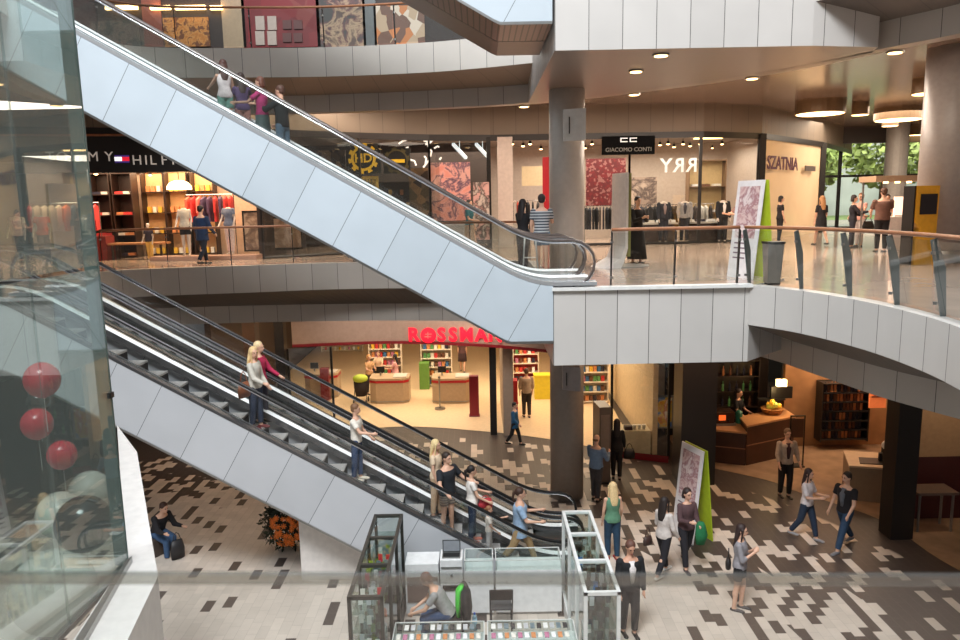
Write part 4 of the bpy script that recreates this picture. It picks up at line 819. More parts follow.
# ------------------------------------------------------------------ cafe
woodw = mat('cafe_wood', (160, 118, 82), .4, var=.28, scale=1.6); woodd = mat('cafe_wood_dark', (66, 38, 26), .35, var=.2, scale=2); ctop = mat('cafe_top', (190, 140, 96), .3)
mb = MB(); mb.box(9.3, 21.9, 0, 13.4, 22.05, 4.2); struct(mb.build('wall_cafe_wood', woodw)); mb = MB(); mb.box(6.0, 23.2, 0, 9.3, 23.35, 4.2); struct(mb.build('wall_cafe_dark', mat('cafe_dark', (34, 24, 20), .6))); mb = MB(); mb.box(13.2, 14, 0, 13.4, 22, 4.2); struct(mb.build('wall_cafe_side', woodw))
mb = MB(); strip(mb, [(6.4, 19.6), (8.6, 20.0), (10.5, 20.6)], 3.4, [(6.4, 19.6), (8.6, 20.0), (10.5, 20.6)], 4.7); struct(mb.build('trim_48', mat('cafe_bulkhead', (150, 122, 96), .6)))
def cafe_counter(label, out, h, tm):
    c = (sum(p[0] for p in out)/len(out), sum(p[1] for p in out)/len(out)); t = thing('cafe_counter', label, 'counter', (c[0], c[1], .013)); loc = [(p[0]-c[0], p[1]-c[1]) for p in out]
    MB().prism(loc, 0, h-.05).build('body', woodd, t); MB().prism([(x*1.03, y*1.06) for x, y in loc], h-.05, h).build('counter_top', tm, t); MB().prism([(x*1.01, y*1.015) for x, y in loc], h*.48, h*.48+.03).build('trim_strip', mat('strip_bronze', (140, 96, 70), .4), t); return t
a, b, c_, d_ = onz(706, 462, 0), onz(745, 466, 0), onz(793, 455, 0), onz(793, 432, 0)
cafe_counter('long dark wooden cafe counter, lower left section', [(a.x, a.y), (b.x, b.y), (b.x+.1, b.y+.9), (a.x, a.y+.9)], 1.0, ctop)
cafe_counter('raised dark wooden cafe counter section with a pale top', [(b.x+.02, b.y), (c_.x, c_.y), (c_.x, c_.y+.8), (b.x+.12, b.y+.9)], 1.2, ctop)
t = thing('espresso_machine', 'coffee machine glowing orange on the left cafe counter', 'machine', (a.x+.55, a.y+.5, 1.013)); mb = MB(); mb.box(-.35, -.22, .05, .35, .22, .42); mb.build('body', mat('machine_body', (90, 60, 46), .3, .6), t, bevel=.03); mb = MB(); mb.box(-.38, -.26, 0, .38, .26, .06); mb.build('tray', steel, t); mb = MB(); mb.box(-.12, -.23, .16, .08, -.215, .32); mb.build('lit_panel', mat('orange_glow', (240, 110, 40), .4, emit=(240, 100, 40), es=.8), t)
for x in (-.2, .15): mb = MB(); mb.cone((x, -.25, .12), (x, -.25, .2), .03, .03, 8); mb.build('spout', dark, t)
mb = MB(); mb.cone((0, 0, 0), (0, 0, .34), .09, .1, 12); mb.cone((0, 0, .34), (0, 0, .4), .1, .04, 12); tag(mb.build('canister', mat('teal_can', (40, 120, 100), .4), loc=(a.x+1.1, a.y+.5, 1.013)), 'teal canister next to the coffee machine', 'canister')
# shelves of dark bottles behind the barista
shelf_unit('tall dark back-bar shelf behind the barista', (7.6, 22.6, .013), 2.4, 2.6, .4, 5, dwood, 0, 'wine_bottle', 'bottle on the dark back-bar shelf', 'bottles on the back bar', 'bottle', 10, [6, 8, 4, 9])
# golden basket of bottles on the counter
t = thing('lit_basket', 'golden glowing basket of fruit and glass on the cafe counter', 'basket', (c_.x-.55, c_.y+.35, 1.213)); mb = MB(); mb.cone((0, 0, 0), (0, 0, .16), .26, .34, 16); mb.build('basket', mat('wicker', (150, 100, 50), .7, var=.3, scale=40), t)
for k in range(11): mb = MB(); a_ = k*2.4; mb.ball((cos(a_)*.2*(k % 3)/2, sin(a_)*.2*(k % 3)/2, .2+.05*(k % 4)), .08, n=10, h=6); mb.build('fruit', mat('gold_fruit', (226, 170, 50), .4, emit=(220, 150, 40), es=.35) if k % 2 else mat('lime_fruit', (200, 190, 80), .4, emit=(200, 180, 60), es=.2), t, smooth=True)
plight('basket_light', (c_.x-.5, c_.y+.1, 1.9), 12, (1, .68, .3))
# hanging screen with lamp
pz = ony(781, 398, 21.6); t = thing('ceiling_screen', 'black hanging screen with a small glowing lamp over the cafe counter', 'screen', (pz.x, 21.6, pz.z)); mb = MB(); mb.box(-.32, -.05, 0, .32, .05, .36); mb.build('screen', black, t); mb = MB(); mb.cone((0, 0, .36), (0, 0, 4.2-pz.z), .02, .02, 6); mb.build('pole', dark, t); mb = MB(); mb.box(-.16, -.1, .38, .12, .05, .58); mb.build('lamp_shade', lampglow, t); mb = MB(); mb.box(-.7, -.1, -.05, .1, .1, .0); mb.build('bracket', black, t)
# wine rack on the wood wall
p = ony(838, 438, 21.8); q = ony(838, 380, 21.8)
shelf_unit('tall black wine rack on the wooden cafe wall', (p.x, 21.42, max(p.z, .05)), 1.45, q.z-p.z, .45, 6, black, 0, 'wine_bottle', 'wine bottle standing in the tall black rack', 'bottles in the wine rack', 'bottle', 12, [6, 8, 9])
t = panel('wall_sign', 'glowing orange board on the cafe wall left of the dark pillar', 'sign', 869, 387, 887, 408, 20.9, mat('orange_sign', (214, 122, 70), .5, emit=(220, 110, 60), es=.35)); mb = MB(); mb.box(-.2, -.03, .32, .2, -.01, .36); mb.box(-.12, -.03, .38, .14, -.01, .4); mb.build('lettering_line', mat('brown_ink', (120, 60, 40), .5), t)
mb = MB(); mb.cone((0, .05, 0), (0, 1.0, 0), .02, .02, 6); mb.build('bracket', dark, t)
p = onz(800, 470, 0); t = thing('menu_stand', 'thin black menu stand beside the waiter', 'stand', (p.x, p.y+.3, .013)); 
for x in (-.2, .2): mb = MB(); mb.box(x-.015, -.015, 0, x+.015, .015, 1.5); mb.build('post', black, t)
mb = MB(); mb.box(-.2, -.02, 1.47, .2, .02, 1.5); mb.box(-.2, -.15, 0, .2, .15, .03); mb.build('crossbar', black, t); mb = MB(); mb.box(-.17, -.01, .85, .17, .01, 1.4); mb.build('menu', mat('menu_brown', (80, 54, 40), .5), t)
# serving station
a = Vector((9.25, 17.7, 0))
t = thing('serving_station', 'pale serving station with a sloping steel rail left of the dark pillar', 'counter', (a.x, a.y, .013), radians(-2))
lo = [(0, 0), (1.5, -.35), (1.9, .75), (.35, 1.1)]; MB().prism(lo, 0, .88).build('body', mat('station_body', (150, 128, 104), .5), t); MB().prism([(x*1.03-.02, y*1.03-.02) for x, y in lo], .88, .93).build('counter_top', mat('station_top', (205, 178, 146), .4), t); MB().prism([(x*.5+.3, y*.4+.1) for x, y in lo], .93, .95).build('inset', dark, t)
t = thing('coffee_grinder', 'white-topped black grinder on the serving station', 'grinder', (a.x+1.1, a.y+.3, .965)); mb = MB(); mb.ball((0, 0, .38), .15, .13, .13); mb.build('hopper', white, t, smooth=True); mb = MB(); mb.box(-.1, -.12, 0, .1, .12, .3); mb.build('body', black, t, bevel=.02); mb = MB(); mb.cone((-.2, -.05, 0), (-.2, -.05, .2), .05, .05, 8); mb.build('cup', black, t)
# right: partition with maroon lower half, steel-legged table
a = onz(903, 536, 0); b = onz(952, 536, 0)
mb = MB(); mb.box(9.95, 16.55, 0, 11.7, 16.7, 1.55, 1); mb.box(9.95, 16.55, 1.55, 11.7, 16.7, 4.7, 0); struct(mb.build('wall_partition', [mat('partition_beige', (180, 148, 114), .5), mat('partition_maroon', (70, 24, 22), .35)]))
t = thing('steel_table', 'small table with steel legs in front of the maroon partition', 'table', (10.35, 16.05, .013)); mb = MB(); mb.box(-.5, -.28, .9, .42, .28, .96); mb.build('tabletop', mat('table_grey', (110, 92, 82), .4), t)
for x, y in ((-.42, -.2), (.34, -.2), (-.42, .2), (.34, .2)): mb = MB(); mb.cone((x, y, 0), (x, y, .9), .03, .03, 8); mb.build('leg', steel, t)
shelf_unit('dark shelf of packets at the far right edge of the cafe', (12.3, 16.6, .013), 1.0, 2.4, .4, 5, dwood, 0, 'carton', 'packet on the far right cafe shelf', 'packets on the far right shelf', 'packet', 5, [0, 4, 9, 6])
t = thing('white_table', 'white-edged table cut by the right picture edge', 'table', (11.55, 15.2, .013)); mb = MB(); mb.box(-.4, -.35, .86, .6, .35, .92); mb.build('tabletop', white, t)
for x, y in ((-.32, -.28), (.5, -.28), (-.32, .28), (.5, .28)): mb = MB(); mb.cone((x, y, 0), (x, y, .86), .03, .03, 8); mb.build('leg', steel, t)
# ------------------------------------------------------------------ A-frame signs, bins and kiosk
pink = art('poster_face', [(206, 180, 180), (190, 150, 150), (214, 190, 186), (160, 112, 118), (220, 204, 202)], 2.2); lime = mat('lime_board', (170, 190, 40), .5); whp = mat('board_white', (225, 220, 220), .4)
def aframe(label, p0, p1, h, gap, pic=pink):
    """two boards leaning together; p0-p1 is the foot of the printed board"""
    p0 = Vector((p0[0], p0[1], 0)); p1 = Vector((p1[0], p1[1], 0)); d = (p1-p0); w = d.length; rz = atan2(d.y, d.x); return_ = (p0+p1)/2
    return w, rz, return_
def aframe_sign(label, foot, rz, w, h, gap, z):
    t = thing('sandwich_board', label, 'sign', (foot[0], foot[1], z), rz)
    for s_, mm, nm in ((-1, whp, 'front_board'), (1, lime, 'rear_board')):
        mb = MB(); y0 = s_*gap/2; pts = [(-w/2, y0, 0), (w/2, y0, 0), (w/2, s_*.03, h), (-w/2, s_*.03, h)]; q = [(a, b+s_*.025, c) for a, b, c in pts]
        i = len(mb.v); mb.v += pts+q
        for f in ((0, 1, 2, 3), (7, 6, 5, 4), (0, 4, 5, 1), (1, 5, 6, 2), (2, 6, 7, 3), (3, 7, 4, 0)): mb.f.append(tuple(i+k for k in f)); mb.m.append(0)
        mb.build(nm, mm, t)
    def pt(u, v, dd): return (u*w, -(gap/2*(1-v)+.03*v)-.027-dd, v*h)
    mb = MB(); mb.quad(pt(-.38, .42, .002), pt(.38, .42, .002), pt(.38, .94, .002), pt(-.38, .94, .002)); mb.build('portrait_print', pink, t)
    mb = MB()
    for k in range(4): mb.quad(pt(-.36, .36-.05*k, .002), pt(.1+.06*(k % 3), .36-.05*k, .002), pt(.1+.06*(k % 3), .375-.05*k, .002), pt(-.36, .375-.05*k, .002))
    mb.build('text_lines', mat('ink_grey', (130, 110, 120), .5), t)
    return t
p = onz(690, 541, 0); aframe_sign('tall sandwich board on the ground floor, pink portrait front, yellow-green back', (p.x+.12, p.y+.25), radians(-70), .8, 2.15, .5, 0)
aframe_sign('sandwich board on the upper gallery behind the railing, beside the litter bin', (5.6, 15.15), radians(-68), .75, 2.0, .5, 6.0)
bin_ = thing('litter_bin', 'tapered grey steel litter bin behind the upper railing', 'bin', (5.62, 14.05, 6.0)); mb = MB(); mb.cone((0, 0, .03), (0, 0, .78), .17, .22, 4); mb.build('body', steel, bin_, bevel=.01, rotz=pi/4); mb = MB(); mb.cone((0, 0, .78), (0, 0, .82), .235, .235, 4); mb.cone((0, 0, 0), (0, 0, .03), .16, .16, 4); mb.build('rim', dark, bin_, rotz=pi/4)
p = onz(617, 268, 6.0); t = thing('curved_stand', 'tall curved white advertising stand with a swept foot on the gallery', 'sign', (p.x, p.y, 6.0), radians(-75))
pr_ = [(-.55, .02), (-.1, .25), (.02, .55), (.04, 2.3), (.09, 2.3), (.09, .5), (0, .18), (-.1, 0), (-.5, 0)]
i = MB(); n_ = len(pr_); w_ = .4; i.v = [(-w_, q[0], q[1]) for q in pr_]+[(w_, q[0], q[1]) for q in pr_]; i.f = [tuple(range(n_)), tuple(n_+k for k in reversed(range(n_)))]+[((k+1) % n_, k, n_+k, n_+(k+1) % n_) for k in range(n_)]; i.m = [0]*len(i.f); i.build('stand_shell', mat('stand_grey', (226, 222, 218), .4), t)
mb = MB(); mb.box(-.4, .1, .3, .4, .16, 2.28); mb.build('olive_back', mat('olive', (130, 130, 70), .5), t); mb = MB(); mb.cone((-.1, .25, 0), (-.1, .25, .05), .6, .6, 24); mb.build('foot', mat('foot_grey', (130, 128, 126), .4), t)
t = thing('kiosk', 'bright yellow kiosk with a black screen beside the thick right column', 'kiosk', (10.5, 17.6, 6.0), radians(8)); t.scale = (.72, .8, .95); mb = MB(); mb.prismy([(-.32, 0), (.4, 0), (.42, 1.95), (-.38, 1.95), (-.38, 1.05), (-.2, .9), (-.32, .6)], -.25, .25); mb.build('body', mat('kiosk_yellow', (226, 164, 40), .35), t); mb = MB(); mb.box(-.26, -.28, 1.25, .34, -.25, 1.75); mb.build('screen', mat('screen_dark', (40, 34, 36), .15), t, bevel=.01); mb = MB(); mb.box(-.44, -.2, 0, -.38, .25, 1.95); mb.build('grey_side', dark, t)
p = onz(905, 243, 6.0); t = thing('info_stand', 'promotional counter with a lamp canopy behind the yellow kiosk', 'counter', (12.9, 22.6, 6.0)); mb = MB(); mb.box(-.5, -.3, 0, .5, .3, 1.0); mb.build('counter', mat('promo_white', (226, 214, 205), .4), t); mb = MB(); mb.box(-1.1, -.5, 2.05, 1.2, .5, 2.22); mb.build('canopy', mat('canopy_tan', (170, 140, 112), .5), t)
for x in (-1.0, 1.1): mb = MB(); mb.cone((x, .4, 0), (x, .4, 2.05), .03, .03, 8); mb.build('post', steel, t)
mb = MB(); mb.box(-.4, -.31, 1.05, .4, -.28, 1.6); mb.box(-.4, -.3, 1.0, -.36, -.26, 1.6); mb.build('lit_panel', mat('promo_lit', (255, 225, 200), .4, emit=(255, 215, 190), es=1.0), t)
for x in (-.7, -.35, 0, .5): mb = MB(); mb.cone((x, -.3, 2.0), (x, -.3, 2.05), .07, .07, 12); mb.build('lamp', lampglow, t)
# flower arrangement under the escalator, left
fx = onz(285, 548, 0); t = thing('flower_wreath', 'round arrangement of orange flowers in dark foliage under the escalator', 'flowers', (fx.x+.1, fx.y, 0)); mb = MB()
t.scale = (1.22, 1.1, 1.22)
for k in range(900):
    d = Vector((random.gauss(0, 1), random.gauss(0, 1), random.gauss(0, 1))).normalized(); c = d*random.uniform(.32, .52)+Vector((0, 0, .52)); s_ = d.orthogonal().normalized(); u = Vector((random.uniform(-1, 1), random.uniform(-1, 1), random.uniform(-1, 1))).normalized(); e_ = u.cross(d).normalized()*.025
    mb.poly([c-u*.07, c+e_, c+u*.07, c-e_])
mb.build('foliage', mat('dark_leaf', (42, 50, 34), .7, var=.3), t)
first = None
for k in range(60):
    a_ = random.uniform(0, 2*pi); r_ = sqrt(random.random())*.33; c = (cos(a_)*r_+.1, -sqrt(max(0, .27-r_*r_)), .56+sin(a_)*r_)
    if first is None:
        mb = MB()
        for j in range(7): b_ = 2*pi*j/7; mb.poly([(0, -.0, 0), (cos(b_-.3)*.04, -.02, sin(b_-.3)*.04), (cos(b_)*.06, -.01, sin(b_)*.06), (cos(b_+.3)*.04, -.02, sin(b_+.3)*.04)])
        mb.ball((0, -.015, 0), .018, n=6, h=4); first = mb.build('flower', mat('orange_petal', (226, 120, 40), .6, var=.2), t); o = first
    else: o = first.copy(); C.objects.link(o)
    o.location = c; o.rotation_euler = (random.uniform(-.4, .4), random.uniform(0, 6), random.uniform(-.4, .4))
# ------------------------------------------------------------------ phone accessory booth
gb = thin_glass('booth_glass', (240, 246, 244), .03)
def tower(label, x0, x1, y0, y1, h, fm_, gcols):
    t = thing('display_case', label, 'display case', ((x0+x1)/2, (y0+y1)/2, 0)); cx, cy = (x0+x1)/2, (y0+y1)/2; X0, X1, Y0, Y1 = x0-cx, x1-cx, y0-cy, y1-cy; b = .055
    ys = [Y0+(Y1-Y0)*k/3 for k in range(4)]
    for x in (X0, X1-b):
        for k, y in enumerate(ys): yy = min(y, Y1-b); mb = MB(); mb.box(x, yy, 0, x+b, yy+b, h); mb.build('post', fm_, t)
    for x in (X0, X1-b):
        mb = MB(); mb.box(x, Y0, h-b, x+b, Y1, h); mb.build('top_rail', fm_, t)
    for y in ys: yy = min(y, Y1-b); mb = MB(); mb.box(X0, yy, h-b-.001, X1, yy+b, h+.001); mb.build('cross_rail', fm_, t)
    mb = MB(); mb.box(X0, Y0, 0, X1, Y1, .3); mb.build('base_cabinet', fm_, t)
    for y in (Y0+b*.5, Y1-b*.5): mb = MB(); mb.quad((X0+b, y, .3), (X1-b, y, .3), (X1-b, y, h-b), (X0+b, y, h-b)); mb.build('glass_panel', gb, t)
    for x in (X0+b*.5, X1-b*.5): mb = MB(); mb.quad((x, Y0+b, .3), (x, Y1-b, .3), (x, Y1-b, h-b), (x, Y0+b, h-b)); mb.build('glass_panel', gb, t)
    mb = MB(); mb.quad((X0+b, Y0+b, h-.02), (X1-b, Y0+b, h-.02), (X1-b, Y1-b, h-.02), (X0+b, Y1-b, h-.02)); mb.build('glass_top', gb, t)
    sh = [.62, .95, 1.28, 1.58]
    for z in sh: mb = MB(); mb.box(X0+b, Y0+b, z-.008, X1-b, Y1-b, z); mb.build('glass_shelf', thin_glass('shelf_glass', (232, 242, 240), .03) if 'shelf_glass' not in MC else MC['shelf_glass'], t)
    sp = []
    for z in [.3]+sh:
        for k in range(11 if z in (1.58, 1.28) else 7):
            for x in (-.13, .0, .13): 
                if random.random() < .72: sp.append((cx+x, y0+.14+(y1-y0-.3)*(k+random.uniform(.1, .9))/(11 if z in (1.58, 1.28) else 7), z+.001))
    return sp
hm = [mat('acc_%d' % k, c, .3, .3 if k < 3 else 0) for k, c in enumerate([(200, 204, 210), (60, 62, 66), (120, 140, 150), (50, 110, 170), (200, 40, 60), (230, 228, 224), (30, 30, 34), (150, 170, 60)])]
goods_col += hm; n0 = len(goods_col)-len(hm)
sp = tower('dark-framed glass display case on the left side of the booth', -2.06, -1.52, 10.15, 13.1, 1.9, mat('frame_dark', (66, 64, 60), .4, .4), None)
goods('phone_case', 'phone accessory inside the dark-framed display case', 'accessory', 'accessories in the dark display case', sp[:90], [n0, n0+1, n0+2, n0+5, n0+5, n0+7, n0+4])
sp = tower('white-framed glass display case on the right side of the booth', 1.47, 2.02, 10.15, 13.1, 1.9, mat('frame_white', (214, 214, 212), .4), None)
goods('phone_case', 'phone accessory inside the white-framed display case', 'accessory', 'accessories in the white display case', sp[:90], [n0, n0+1, n0+1, n0+3, n0+6, n0+5])
cw = mat('booth_white', (226, 226, 226), .4)
def booth_counter(label, x0, x1, y0, y1, h, glasstop=True):
    t = thing('booth_counter', label, 'counter', ((x0+x1)/2, (y0+y1)/2, 0)); a, b = (x1-x0)/2, (y1-y0)/2; mb = MB(); mb.box(-a, -b, .06, a, b, h-.2 if glasstop else h); bd = mb.build('body', cw, t)
    mb = MB(); mb.box(-a+.03, -b+.03, 0, a-.03, b-.03, .06); mb.build('plinth', steel, t)
    if glasstop:
        mb = MB(); mb.box(-a, -b, h-.2, a, b, h); gbx = mb.build('glass_box', gb, t)
        mb = MB()
        for x in (-a, a-.02):
            for y in (-b, b-.02): mb.box(x, y, h-.2, x+.02, y+.02, h)
        for q in ((-a, -b, a, -b+.015), (-a, b-.015, a, b), (-a, -b, -a+.015, b), (a-.015, -b, a, b)): mb.box(q[0], q[1], h-.012, q[2], q[3], h+.003)
        mb.build('edge_trim', MC['frame_white'], gbx)
    for k in range(3): mb = MB(); mb.ball((-a+2*a*(k+.5)/3, b+.012, h*.62), .016, n=8, h=6); mb.ball((-a+2*a*(k+.5)/3, -b-.012, h*.62), .016, n=8, h=6); mb.build('knob', steel, bd)
    return t
booth_counter('white front counter with glass top, left half of the booth', -1.48, -.02, 10.42, 11.1, .9)
booth_counter('white front counter with glass top, right half of the booth', .02, 1.43, 10.42, 11.1, .9)
booth_counter('white rear counter with a glass top right of the laptop', .2, 1.43, 12.75, 13.25, 1.1)
booth_counter('short white glass-topped rear counter directly right of the laptop stand', -.38, .16, 12.75, 13.25, 1.1)
t = booth_counter('white rear cabinet left of the laptop stand with a brown panel', -1.48, -.86, 12.75, 13.25, 1.05, False); mb = MB(); mb.box(-.28, -.27, .3, .29, -.25, .8); mb.build('brown_panel', mat('brown_panel', (110, 92, 84), .5), t)
sp = [(-1.38+.105*k, y, .904) for k in range(13) for y in (10.66, 10.92)]+[(.12+.105*k, y, .904) for k in range(12) for y in (10.66, 10.92)]
for k, p_ in enumerate(sp):
    key = ('flat', k % 8)
    if key not in PR: mb = MB(); mb.box(-.035, -.07, 0, .035, .07, .012); mb.box(.005, .03, .012, .028, .06, .017); PR[key] = o = mb.build('phone_cover', goods_col[[1, n0, 5, n0+2, 7, n0+1, 9, n0+5][k*5 % 8]])
    else: o = PR[key].copy(); C.objects.link(o)
    o.location = p_; tag(o, 'phone cover lying on the glass top of the %s front counter, %s row' % ('left' if p_[0] < 0 else 'right', 'nearer' if p_[1] < 10.8 else 'farther'), 'phone cover', 'phone covers %s %s row' % ('left counter' if p_[0] < 0 else 'right counter', 'near' if p_[1] < 10.8 else 'far'))
t = thing('laptop_stand', 'white printer pedestal carrying the laptop at the back of the booth', 'cabinet', (-.62, 12.98, 0)); mb = MB(); mb.box(-.21, -.22, 0, .21, .22, 1.12); mb.build('body', cw, t, bevel=.01); mb = MB(); mb.box(-.17, -.24, .52, .17, -.2, .62); mb.build('paper_slot', dark, t); mb = MB(); mb.box(-.19, -.25, .98, .19, -.22, .99); mb.box(-.02, -.25, .8, .02, -.22, .84); mb.build('seam', steel, t)
t = thing('laptop', 'grey laptop open on the white pedestal, screen facing the viewer', 'laptop', (-.62, 12.98, 1.12)); mb = MB(); mb.box(-.17, -.16, 0, .17, .08, .02); kb = mb.build('keyboard_base', steel, t); mb = MB(); mb.box(-.17, .08, .015, .17, .1, .25); sb = mb.build('screen_back', mat('laptop_edge', (70, 72, 74), .4), t); mb = MB(); mb.box(-.15, .072, .035, .15, .08, .235); mb.build('screen', mat('lcd', (130, 134, 140), .2, emit=(130, 134, 140), es=.15), sb); mb = MB(); mb.box(-.15, -.12, .02, .15, .02, .024); mb.build('keys', dark, kb)
def folding_chair(label, p, rz, seatm):
    t = thing('folding_chair', label, 'chair', p, rz)
    for s_ in (-1, 1):
        mb = MB(); mb.tube([(s_*.2, -.22, 0), (s_*.2, .05, .45), (s_*.2, .2, .85)], .013, 8); mb.build('leg', black, t, smooth=True)
        mb = MB(); mb.tube([(s_*.18, .24, 0), (s_*.18, -.2, .44)], .013, 8); mb.build('leg', black, t, smooth=True)
    mb = MB(); mb.box(-.19, -.2, .43, .19, .16, .46); mb.build('seat', seatm, t, bevel=.01); mb = MB(); mb.box(-.2, .15, .64, .2, .18, .84); mb.build('backrest', black, t, bevel=.012); mb = MB(); mb.tube([(-.18, .24, .03), (.18, .24, .03)], .011, 6); mb.build('stretcher', black, t); return t
p = onz(501, 618, 0); folding_chair('empty black folding chair in the middle of the booth', (p.x, p.y-.32, 0), pi, mat('chair_seat', (60, 60, 62), .4))
cp_ = onz(441, 622, 0); t = thing('office_chair', 'black chair under the seated booth attendant, coat hung on its back', 'chair', (-.62, 12.05, 0), 0)
mb = MB(); mb.box(-.22, -.22, .42, .22, .22, .48); mb.build('seat', black, t, bevel=.02); mb = MB(); mb.box(.2, -.2, .55, .25, .2, .95); mb.build('backrest', black, t, bevel=.015)
for x in (-.19, .21):
    for y in (-.19, .19): mb = MB(); mb.cone((x, y, 0), (x, y, .42), .014, .014, 6); mb.build('leg', dark, t)
t = thing('jacket', 'black and bright green jacket hanging over the attendant chair back', 'jacket', (-.36, 12.05, .3)); mb = MB(); mb.loft([((.02, 0, 0), .07, .2, None), ((.03, 0, .3), .1, .24, None), ((0, 0, .55), .11, .25, None), ((-.02, 0, .68), .07, .2, None)], n=20); mb.build('coat', mat('coat_black', (28, 28, 30), .8, bump=.4), t, smooth=True); mb = MB(); mb.loft([((-.12, -.08, .1), .03, .06, None), ((-.12, -.1, .4), .05, .1, None), ((-.1, -.08, .66), .06, .1, None), ((-.05, -.05, .74), .04, .08, None)], n=14); mb.build('lining', mat('neon_green', (70, 200, 60), .6, bump=.3), t, smooth=True)
p = onz(463, 618, 0); t = thing('water_bottle', 'clear blue plastic water bottle standing in the booth', 'bottle', (-.2, 12.3, 0)); mb = MB(); mb.cone((0, 0, 0), (0, 0, .24), .045, .045, 12); mb.cone((0, 0, .24), (0, 0, .3), .045, .016, 12); mb.build('bottle', mat('bottle_blue', (150, 190, 210), .15), t, smooth=True); mb = MB(); mb.cone((0, 0, .3), (0, 0, .33), .018, .018, 10); mb.build('cap', mat('cap_blue', (40, 90, 190), .4), t)
# balloons behind the lift glass
def balloon(label, px, py, Y, rpx, m):
    p = ony(px, py, Y); r = rpx/FPX*(p-EYE).dot(cF); t = thing('balloon', label, 'balloon', p); mb = MB(); mb.ball((0, 0, 0), r, r, r*1.06, 24, 16); mb.build('balloon_skin', m, t, smooth=True); mb = MB(); mb.cone((0, 0, -r*1.1), (0, 0, -r*1.02), .03, .01, 8); mb.build('knot', m, t)
    mb = MB(); mb.cone((0, 0, -r*1.1-.45), (0, 0, -r*1.08), .004, .004, 4); mb.build('string', white, t)
br = mat('balloon_red', (190, 30, 50), .25); bw = mat('balloon_white', (196, 190, 180), .3); bb = mat('balloon_black', (14, 14, 16), .15)
balloon('upper red balloon behind the lift glass', 42, 380, 9.3, 17, br); balloon('middle red balloon, partly hidden, behind the lift glass', 37, 424, 9.9, 15, br); balloon('lower red balloon behind the lift glass', 62, 455, 9.4, 14, br)
balloon('black balloon at the lower left behind the lift glass', 84, 524, 8.3, 27, bb); balloon('small black balloon between the red ones', 38, 402, 11.2, 11, bb)
balloon('pale balloon above the black one', 90, 492, 10.6, 20, bw); balloon('pale balloon left of the black one', 60, 515, 10.0, 22, bw); balloon('large pale balloon lowest behind the lift glass', 54, 592, 9.4, 40, bw)
# ------------------------------------------------------------------ people
def skin_m(c): return mat('skin_%d_%d_%d' % c, c, .55, var=.04, scale=20)
SK = [(214, 168, 142), (200, 150, 124), (224, 184, 160)]
def cloth(c): return mat('fabric_%d_%d_%d' % c, c, .85, var=.12, scale=14, bump=.15)
def stripes(name, a, b, f=26):
    m = bpy.data.materials.new(name); m.use_nodes = True; nt = m.node_tree; g = nt.nodes.new('ShaderNodeTexCoord'); s_ = nt.nodes.new('ShaderNodeSeparateXYZ'); nt.links.new(g.outputs['Object'], s_.inputs[0])
    mx = nt.nodes.new('ShaderNodeMix'); mx.data_type = 'RGBA'; nt.links.new(math_node(nt, 'LESS_THAN', math_node(nt, 'FRACT', math_node(nt, 'MULTIPLY', s_.outputs[2], f)), .5), mx.inputs[0]); mx.inputs[6].default_value = lin(a)+(1,); mx.inputs[7].default_value = lin(b)+(1,)
    nt.links.new(mx.outputs[2], nt.nodes['Principled BSDF'].inputs['Base Color']); nt.nodes['Principled BSDF'].inputs['Roughness'].default_value = .85; return m
def remesh(o, v, sm=4):
    r = o.modifiers.new('remesh', 'REMESH'); r.mode = 'VOXEL'; r.voxel_size = v; r.use_smooth_shade = True
    s_ = o.modifiers.new('smooth', 'SMOOTH'); s_.factor = .5; s_.iterations = sm
